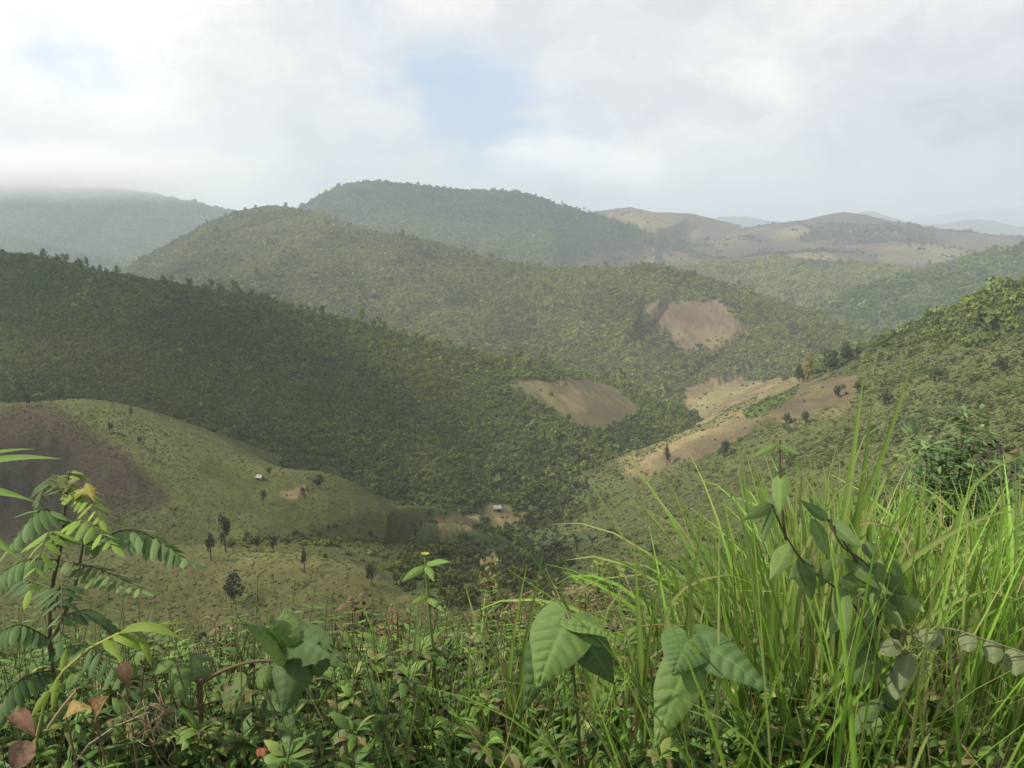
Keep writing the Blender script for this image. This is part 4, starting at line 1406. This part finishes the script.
# twining vine with oval leaves climbing the grass
base = foot(880, 1.75)
root = plant('twining_vine', 'twining vine with a dark wavy stem and oval leaves climbing over the tall grass', 'vine', base)
vc = [curve([base, P(880, 720, 1.72), P(872, 640, 1.66), P(850, 600, 1.62), P(806, 565, 1.6), P(785, 535, 1.58), P(772, 505, 1.58)], 30),
      curve([P(872, 640, 1.66), P(880, 600, 1.62), P(856, 560, 1.6), P(828, 520, 1.58)], 16), curve([P(786, 540, 1.58), P(781, 500, 1.58), P(780, 440, 1.6)], 10),
      curve([P(830, 522, 1.58), P(838, 540, 1.57), P(862, 560, 1.6), P(905, 600, 1.62)], 14)]
m = MB()
for i, c in enumerate(vc):
    m.tube(c, .0042 - .0006 * i, .0018, (0.075, 0.055, 0.035), 6)
m.build('stem', m_stem, root)
r = np.random.default_rng(8)
VL = [(0.120, 0.185, 0.055), (0.145, 0.210, 0.065), (0.095, 0.150, 0.050)]
spots_ = [((781, 470), (780, 515), .06), ((776, 445), (752, 458), .03), ((780, 445), (800, 455), .03), ((772, 505), (742, 520), .045), ((790, 545), (770, 580), .07), ((800, 560), (812, 600), .075), ((840, 585), (846, 640), .07),
          ((812, 520), (830, 560), .055), ((830, 520), (862, 548), .055), ((846, 560), (880, 590), .06), ((860, 600), (880, 650), .065), ((872, 640), (850, 690), .06), ((876, 660), (905, 700), .06), ((850, 600), (826, 640), .06),
          ((772, 505), (762, 545), .04), ((880, 600), (905, 630), .05), ((868, 620), (838, 670), .06), ((878, 700), (850, 740), .06), ((880, 560), (872, 610), .06), ((905, 600), (925, 612), .045), ((828, 520), (800, 500), .04), ((895, 560), (900, 610), .05)]
for i, (a, b_, wd) in enumerate(spots_):
    m = MB()
    Y = 1.6 + r.uniform(-.06, .03)
    p0 = P(*a, 1.6)
    leaf(m, p0, P(*b_, Y - .03), face(p0, r.uniform(0, .9), r.uniform(-.8, .8)), wd * .56, np.array(VL[i % 3]) * r.uniform(.85, 1.15), 'ovate', .3, .3, 4, 6, 14, lobe=.05, seed=i, ragged=.05)
    m.build('leaf', m_leaf, root)

for i in range(46):
    c = vc[0] if i % 3 else vc[1]
    k = r.integers(4, len(c) - 2)
    p0 = c[k] + r.normal(0, .03, 3)
    d = unit(np.array((r.normal(), -.35 + .4 * r.normal(), -.55 + .4 * r.normal())))
    L = r.uniform(.035, .065)
    m = MB()
    leaf(m, p0, p0 + d * L, face(p0, r.uniform(0, 1), r.uniform(-.9, .9)), L * r.uniform(.5, .68), np.array(VL[i % 3]) * r.uniform(.6, 1.0), 'ovate', .3, .3, 4, 6, 12, lobe=.05, seed=i + 50, ragged=.05)
    m.build('leaf', m_leaf, root)

# withered vine strands with pale round leaves
base = foot(930, 1.65)
root = plant('withered_vine', 'withered grey brown vine tangle with pale round leaves trailing to the right', 'vine', base)
m = MB()
r = np.random.default_rng(9)
wc = (0.21, 0.17, 0.12)
for i in range(16):
    s = np.array((905 + r.normal(0, 14), 640 + r.normal(0, 16)))
    pts = [P(s[0], s[1], 1.58 + r.normal(0, .03))]
    for k in range(3):
        s = s + np.array((r.normal(8, 16), r.normal(6, 16)))
        pts.append(P(s[0], s[1], 1.58 + r.normal(0, .03)))
    m.tube(curve(pts, 12), .0016, .0009, wc, 4)
m.tube(curve([base, P(928, 740, 1.62), P(915, 680, 1.6), P(896, 612, 1.58), P(876, 585, 1.58)], 16), .0028, .0018, wc, 5)
m.tube(curve([P(900, 625, 1.58), P(930, 650, 1.56), P(958, 685, 1.56), P(950, 702, 1.57)], 12), .0022, .0012, (0.3, .22, .14), 5)
m.tube(curve([P(905, 635, 1.58), P(945, 628, 1.56), P(985, 640, 1.55), P(1030, 655, 1.54), P(1090, 690, 1.54)], 16), .002, .0012, wc, 5)
m.build('stem', m_stem, root)
for i, (a, b_, wd) in enumerate([((968, 632), (968, 652), .034), ((992, 640), (994, 664), .036), ((1014, 648), (1016, 676), .042), ((1040, 660), (1044, 690), .045), ((898, 640), (882, 655), .04), ((910, 652), (900, 690), .042), ((920, 630), (935, 640), .04), ((900, 668), (896, 700), .038), ((940, 630), (925, 650), .03)]):
    m = MB()
    leaf(m, P(*a, 1.56), P(*b_, 1.53), face(P(*a, 1.56), .4, r.uniform(-.3, .3)), wd, (0.155, 0.190, 0.095), 'round', .2, .25, 4, 6, 12, seed=i, ragged=.1)
    m.build('leaf', m_leaf, root)

# tall reed blades standing above the grass
def reed(label, px, Y, blades):
    base = foot(px, Y)
    root = plant('tall_reed', label, 'reed', base, 'tall reeds above the grass')
    n_ = 26
    for i, (way, wd, col, dy) in enumerate(blades):
        m = MB()
        pts = [P(q[0], q[1], Y + dy * (k + 1)) for k, q in enumerate(way)]
        b0 = base + np.array((pts[0][0] - base[0], 0, 0)) * .45 + (0, .015 * i - .03, -.03)
        c = curve([b0, (b0 * .55 + pts[0] * .45) + (.01, 0, 0)] + pts, n_)
        T = np.gradient(c, axis=0)
        t = np.linspace(0, 1, n_)
        w_ = wd * 1.3 * np.minimum(1, .5 + 2 * t) * (1 - np.clip((t - .55) / .45, 0, 1) ** 1.7) * .5 + .0006
        V = []
        for k in range(n_):
            sd_ = unit(np.cross(T[k], unit(c[k]) + np.array((.35 * math.sin(i * 2.1 + k * .06), 0, .35 * (1 - abs(unit(T[k])[2]))))))
            nn = unit(np.cross(sd_, T[k]))
            V += [c[k] - sd_ * w_[k] - nn * w_[k] * .3, c[k], c[k] + sd_ * w_[k] - nn * w_[k] * .3]
        ix = np.arange(n_ * 3).reshape(n_, 3)
        F = np.stack([ix[:-1, :-1], ix[:-1, 1:], ix[1:, 1:], ix[1:, :-1]], -1).reshape(-1, 4)
        cc = np.repeat(np.array(col)[None] * np.linspace(.75, 1.15, n_)[:, None], 3, 0)
        cc[1::3] *= 1.3
        m.add(V, F, cc)
        m.build('leaf', m_grass, root)


RG = (0.115, 0.175, 0.034)
RY = (0.180, 0.225, 0.068)
RD = (0.26, 0.21, 0.12)
reed('tallest reed of the grass with straight blades against the brown slope', 850, 1.9, [
    ([(844, 530), (853, 460), (864, 372)], .026, RG, .02), ([(856, 530), (864, 470), (872, 398)], .018, RG, -.02), ([(850, 531), (880, 462), (900, 400), (914, 356)], .017, RG, .02), ([(848, 500), (862, 440), (876, 422), (889, 420)], .011, RY, -.02),
    ([(815, 540), (838, 490), (866, 470), (886, 458)], .014, RY, -.03), ([(822, 520), (830, 470), (838, 443)], .007, RY, .02), ([(800, 560), (822, 515), (834, 498), (846, 496)], .011, RY, -.02)])
reed('reed with one blade bent over in a smooth pale arch', 872, 2.0, [
    ([(868, 519), (887, 475), (902, 454), (913, 452), (909, 470)], .018, RY, -.02), ([(900, 530), (906, 490), (909, 455)], .018, RG, .02), ([(888, 560), (905, 520), (930, 490)], .02, RG, -.02), ([(918, 560), (922, 510), (925, 470)], .026, RG, .02),
    ([(862, 523), (890, 522), (909, 550), (918, 590)], .012, RD, -.03), ([(925, 500), (950, 488), (968, 496)], .012, RY, -.02)])
reed('reed with long blades leaning to the right edge', 945, 1.9, [
    ([(949, 544), (987, 472), (1032, 452)], .018, RG, -.02), ([(915, 556), (955, 531), (1006, 511), (1040, 518)], .020, RY, -.03), ([(1000, 540), (1002, 500), (1000, 465)], .013, RG, .02), ([(927, 619), (959, 600), (990, 590), (1018, 600)], .016, RY, -.05),
    ([(1016, 560), (1016, 500), (1015, 460)], .011, RG, .02), ([(980, 560), (990, 530), (1010, 500), (1028, 497)], .014, RG, -.02)])
reed('reed with a folded pale blade at the left end of the dense grass', 640, 1.9, [
    ([(640, 640), (637, 590), (634, 545)], .022, RG, .02), ([(690, 590), (684, 545), (674, 526), (662, 532)], .012, RY, -.03), ([(652, 620), (660, 580), (664, 540)], .010, RG, .02), ([(600, 640), (610, 605), (628, 586), (634, 592)], .014, RY, -.03), ([(628, 640), (618, 600), (622, 560)], .009, RY, .02),
    ([(690, 600), (700, 540), (705, 490)], .014, RG, .03)])
reed('slim pair of upright reed blades left of the heart leaves', 515, 2.1, [
    ([(512, 650), (520, 600), (527, 564)], .013, RG, .02), ([(524, 650), (534, 600), (543, 550)], .013, RG, .02), ([(556, 640), (561, 600), (565, 562)], .010, RG, .02), ([(500, 660), (480, 632), (462, 628), (446, 650)], .011, RY, -.03), ([(418, 620), (422, 600), (424, 580)], .018, RY, .02)])
reed('reed with two upright blades behind the twining vine', 800, 1.95, [
    ([(795, 560), (796, 510), (797, 460)], .017, RG, .02), ([(806, 540), (800, 490), (806, 470), (818, 484)], .014, RY, -.03), ([(756, 600), (755, 550), (750, 500)], .014, RG, .03), ([(700, 580), (725, 574), (755, 584)], .012, RY, -.03), ([(775, 580), (782, 520), (780, 470)], .012, RG, .02)])
reed('dark green reed crossing the shade at the bottom right', 800, 1.7, [
    ([(790, 730), (830, 690), (885, 655)], .018, RG, -.02), ([(740, 760), (780, 730), (830, 694)], .016, RG, -.02), ([(870, 740), (880, 700), (905, 655)], .016, RG, -.01), ([(700, 690), (730, 700), (760, 730)], .008, RD, -.02)])


# bushes a little further down the bank
def leafy_bush(name, label, px, py_top, Y, wpx, leafsize, cols, shape, n, seed, tops=None, cone=False, cat='bush', droop=0.0):
    base = foot(px, Y)
    ztop = P(px, py_top, Y)[2]
    H = max(0.5, ztop - base[2])
    Wd = wpx * Y / 852
    root = plant(name, label, cat, base)
    r = np.random.default_rng(seed)
    stems, lv = MB(), MB()
    ns = 20 if cone else 11
    for k in range(ns):
        a, q = r.uniform(0, 6.28), (0 if k == 0 else math.sqrt(r.uniform(0, 1))) * Wd * .5
        hh = H * (1 - (0.75 if cone else 0.3) * (q / (Wd * .5)) ** (1 if cone else 2)) * r.uniform(.92, 1.0)
        e = np.array((q * math.cos(a), q * math.sin(a), hh))
        c = curve([base - (0, 0, .05), base + e * (.35, .35, .5), base + e], 14)
        stems.tube(c, .010 * min(1.5, H), .003, (0.11, 0.085, 0.05), 5)
        for i in range(n // ns):
            t = r.uniform(.15, 1.0) ** .8
            p = c[min(13, int(t * 13.99))] + r.normal(0, (.05 if cone else .075) * Wd + .01, 3) * (1, 1, .6)
            an = r.uniform(0, 6.28)
            d = unit(np.array((math.cos(an), math.sin(an), r.uniform(-.5, .6) - droop)))
            L = leafsize * r.uniform(.6, 1.3)
            col = np.array(cols[r.integers(0, len(cols))]) * r.uniform(.8, 1.2)
            if tops is not None and t > .88 and r.uniform() < .6:
                col = np.array(tops) * r.uniform(.8, 1.2)
            leaf(lv, p, p + d * L, (r.normal(0, .4), r.normal(0, .4), 1), L * (.3 if shape == 'lance' else .5), col, shape, .4, .25, 0, 2, 5)
    stems.build('stem', m_stem, root)
    lv.build('foliage', m_weed, root)


NG = [(0.075, 0.120, 0.045), (0.095, 0.145, 0.055), (0.060, 0.095, 0.040)]
leafy_bush('willowy_bush', 'tall bush of narrow grey green leaves behind the grass near the right edge', 966, 414, 5.0, 130, .085, [tuple(1.7 * v for v in c) for c in NG], 'lance', 4200, 1)
leafy_bush('bronze_shrub', 'shrub with dark bronze foliage beside the willowy bush', 1003, 424, 5.6, 40, .07, [(0.07, .06, .04), (0.09, .09, .045)], 'ovate', 600, 2)
leafy_bush('plume_shrub', 'conical feathery shrub with tan plumes above the middle of the bank', 491, 546, 4.2, 100, .034, [(0.16, .19, .065), (0.20, .20, .09), (0.13, .165, .055)], 'ovate', 9000, 3, (0.25, .22, .12), True, 'shrub', droop=-.9)
leafy_bush('red_tipped_shrub', 'sparse shrub with rusty red young leaves in front of the low knoll', 345, 594, 3.6, 90, .042, [(0.07, .095, .035), (0.10, .09, .045)], 'ovate', 2200, 4, (0.15, .095, .06), False, 'shrub')
leafy_bush('rusty_shrub', 'low shrub with orange brown tips left of the flowering sprig', 392, 612, 3.2, 80, .038, [(0.07, .10, .03), (0.13, .10, .045)], 'ovate', 2000, 5, (0.22, .13, .055), False, 'shrub')
leafy_bush('lime_bush', 'bright lime green bush at the edge of the valley view above the heart leaves', 602, 554, 5.5, 80, .062, [(0.13, .215, .045), (0.10, .175, .045), (0.16, .24, .05)], 'ovate', 2600, 6, (0.19, .26, .05))
leafy_bush('seedhead_weed', 'grey green weed with dry tan seed heads in front of the dark round tree', 205, 622, 3.2, 80, .038, [(0.08, .11, .045), (0.10, .125, .055)], 'lance', 3000, 7, (0.27, .19, .11), False, 'weed')
for i_, (px_, py_, Y_, w_, lb_) in enumerate([(125, 628, 2.7, 110, 'leafy fresh green weed between the feather leaf shrub and the arching reed'), (268, 640, 2.9, 120, 'fresh green weed close behind the broad leaf shrub'),
                                              (440, 628, 2.8, 110, 'leafy green weed at the foot of the flowering sprig'), (20, 650, 2.5, 110, 'low green weed under the feather leaf shrub at the left edge'), (480, 640, 2.6, 90, 'fine leaved weed in the thin grass left of the pale heart leaves')]):
    leafy_bush('leafy_weed', lb_, px_, py_, Y_, w_, (.05, .042, .046, .05, .036)[i_], [(0.105, .165, .045), (0.13, .19, .055), (0.085, .135, .042), (.14, .14, .06)], ('ovate', 'lance')[i_ % 2], 1500, 120 + i_, (0.16, .21, .07), False, 'weed')
leafy_bush('green_weed', 'leafy green weed between the broad leaf shrub and the grass', 360, 650, 2.4, 90, .05, LOW, 'ovate', 420, 8, (0.14, .17, .06), False, 'weed')
leafy_bush('tawny_shrub', 'tawny seeding shrub on the bank below the tan plume shrub', 545, 586, 4.4, 140, .04, [(0.13, .12, .055), (0.09, .11, .045), (0.16, .13, .075)], 'lance', 5000, 11, (0.24, .17, .10), False, 'shrub')
leafy_bush('pink_brown_shrub', 'pinkish brown seeding shrub behind the upright reed blades', 592, 582, 4.6, 100, .04, [(0.15, .12, .07), (0.10, .115, .045), (0.2, .13, .085)], 'lance', 5000, 9, (0.27, .17, .12), False, 'shrub')

# withered leaves and twigs low at the left
DRY = [((14, 712, 1.55), (36, 738, 1.50), .036, (0.13, .075, .05), 'big curled brown dead leaf hanging at the lower left', .7), ((66, 716, 1.5), (92, 708, 1.46), .036, (0.25, .18, .07), 'small tan curled leaf beside the orange edged one', .5),
       ((96, 716, 1.48), (109, 696, 1.45), .044, (0.20, .12, .055), 'curled orange edged dying leaf above the dead twigs', .6), ((28, 740, 1.5), (14, 772, 1.46), .05, (0.17, .11, .075), 'pale brown dead leaf at the bottom left corner', .6), ((122, 662, 1.6), (128, 688, 1.58), .03, (0.13, .085, .05), 'narrow brown dead leaf hanging under the arching reed', .4)]
for i, (a, b_, wd, col, lb, cu_) in enumerate(DRY):
    p = P(*a)
    root = plant('withered_leaf', lb, 'dead leaf', p, 'withered leaves')
    m = MB()
    leaf(m, p, P(*b_), face(p, .5), wd, col, 'ovate', .6, .3, 4, 8, 14, curl=-cu_, seed=i + 3, ragged=.18, spots=np.array(col) * .45)
    m.build('leaf', m_dry, root)
    m = MB()
    f_ = foot(a[0] - 12, a[2] + .12)
    m.tube(curve([p, p + (-.01, .03, -.08), f_ - (0, 0, .05)], 10), .002, .004, (0.13, .09, .055), 5)
    m.build('stalk', m_stem, root)
p = P(262, 748, 1.6)
root = plant('orange_flower', 'small orange red flower low down under the broad leaf shrub', 'wildflower', foot(262, 1.6))
m = MB()
m.tube(curve([foot(262, 1.6) - (0, 0, .03), p], 8), .0018, .0012, (0.1, .12, .05), 5)
m.build('stem', m_stem, root)
m = MB()
for i in range(6):
    a = i * 1.05
    leaf(m, p, p + np.array((math.cos(a) * .012, math.sin(a) * .01 - .004, -.012)), (0, -1, .5), .012, (0.27, .10, .05), 'round', .3, .1, 0, 2, 4)
m.build('petals', m_leaf, root)
base = foot(140, 1.7)
root = plant('dead_twig', 'tangle of bare grey dead twigs below the arching reed', 'twig', base)
m = MB()
r = np.random.default_rng(12)
m.tube(curve([base, P(85, 748, 1.6), P(120, 724, 1.55), P(150, 712, 1.52)], 14), .0035, .0018, (0.22, .18, .14), 5)
m.tube(curve([P(48, 728, 1.6), P(62, 708, 1.58), P(77, 690, 1.56)], 8), .0035, .003, (0.26, .19, .12), 5)
for i in range(24):
    s = np.array((148 + r.normal(0, 14), 708 + r.normal(0, 10)))
    pts = [P(*s, 1.53 + r.normal(0, .02))]
    for k in range(3):
        s = s + np.array((r.normal(0, 9), r.normal(8, 10)))
        pts.append(P(*s, 1.53 + r.normal(0, .02)))
    m.tube(curve(pts, 9), .0012, .0007, (0.20, .15, .10), 4)
m.build('twigs', m_stem, root)
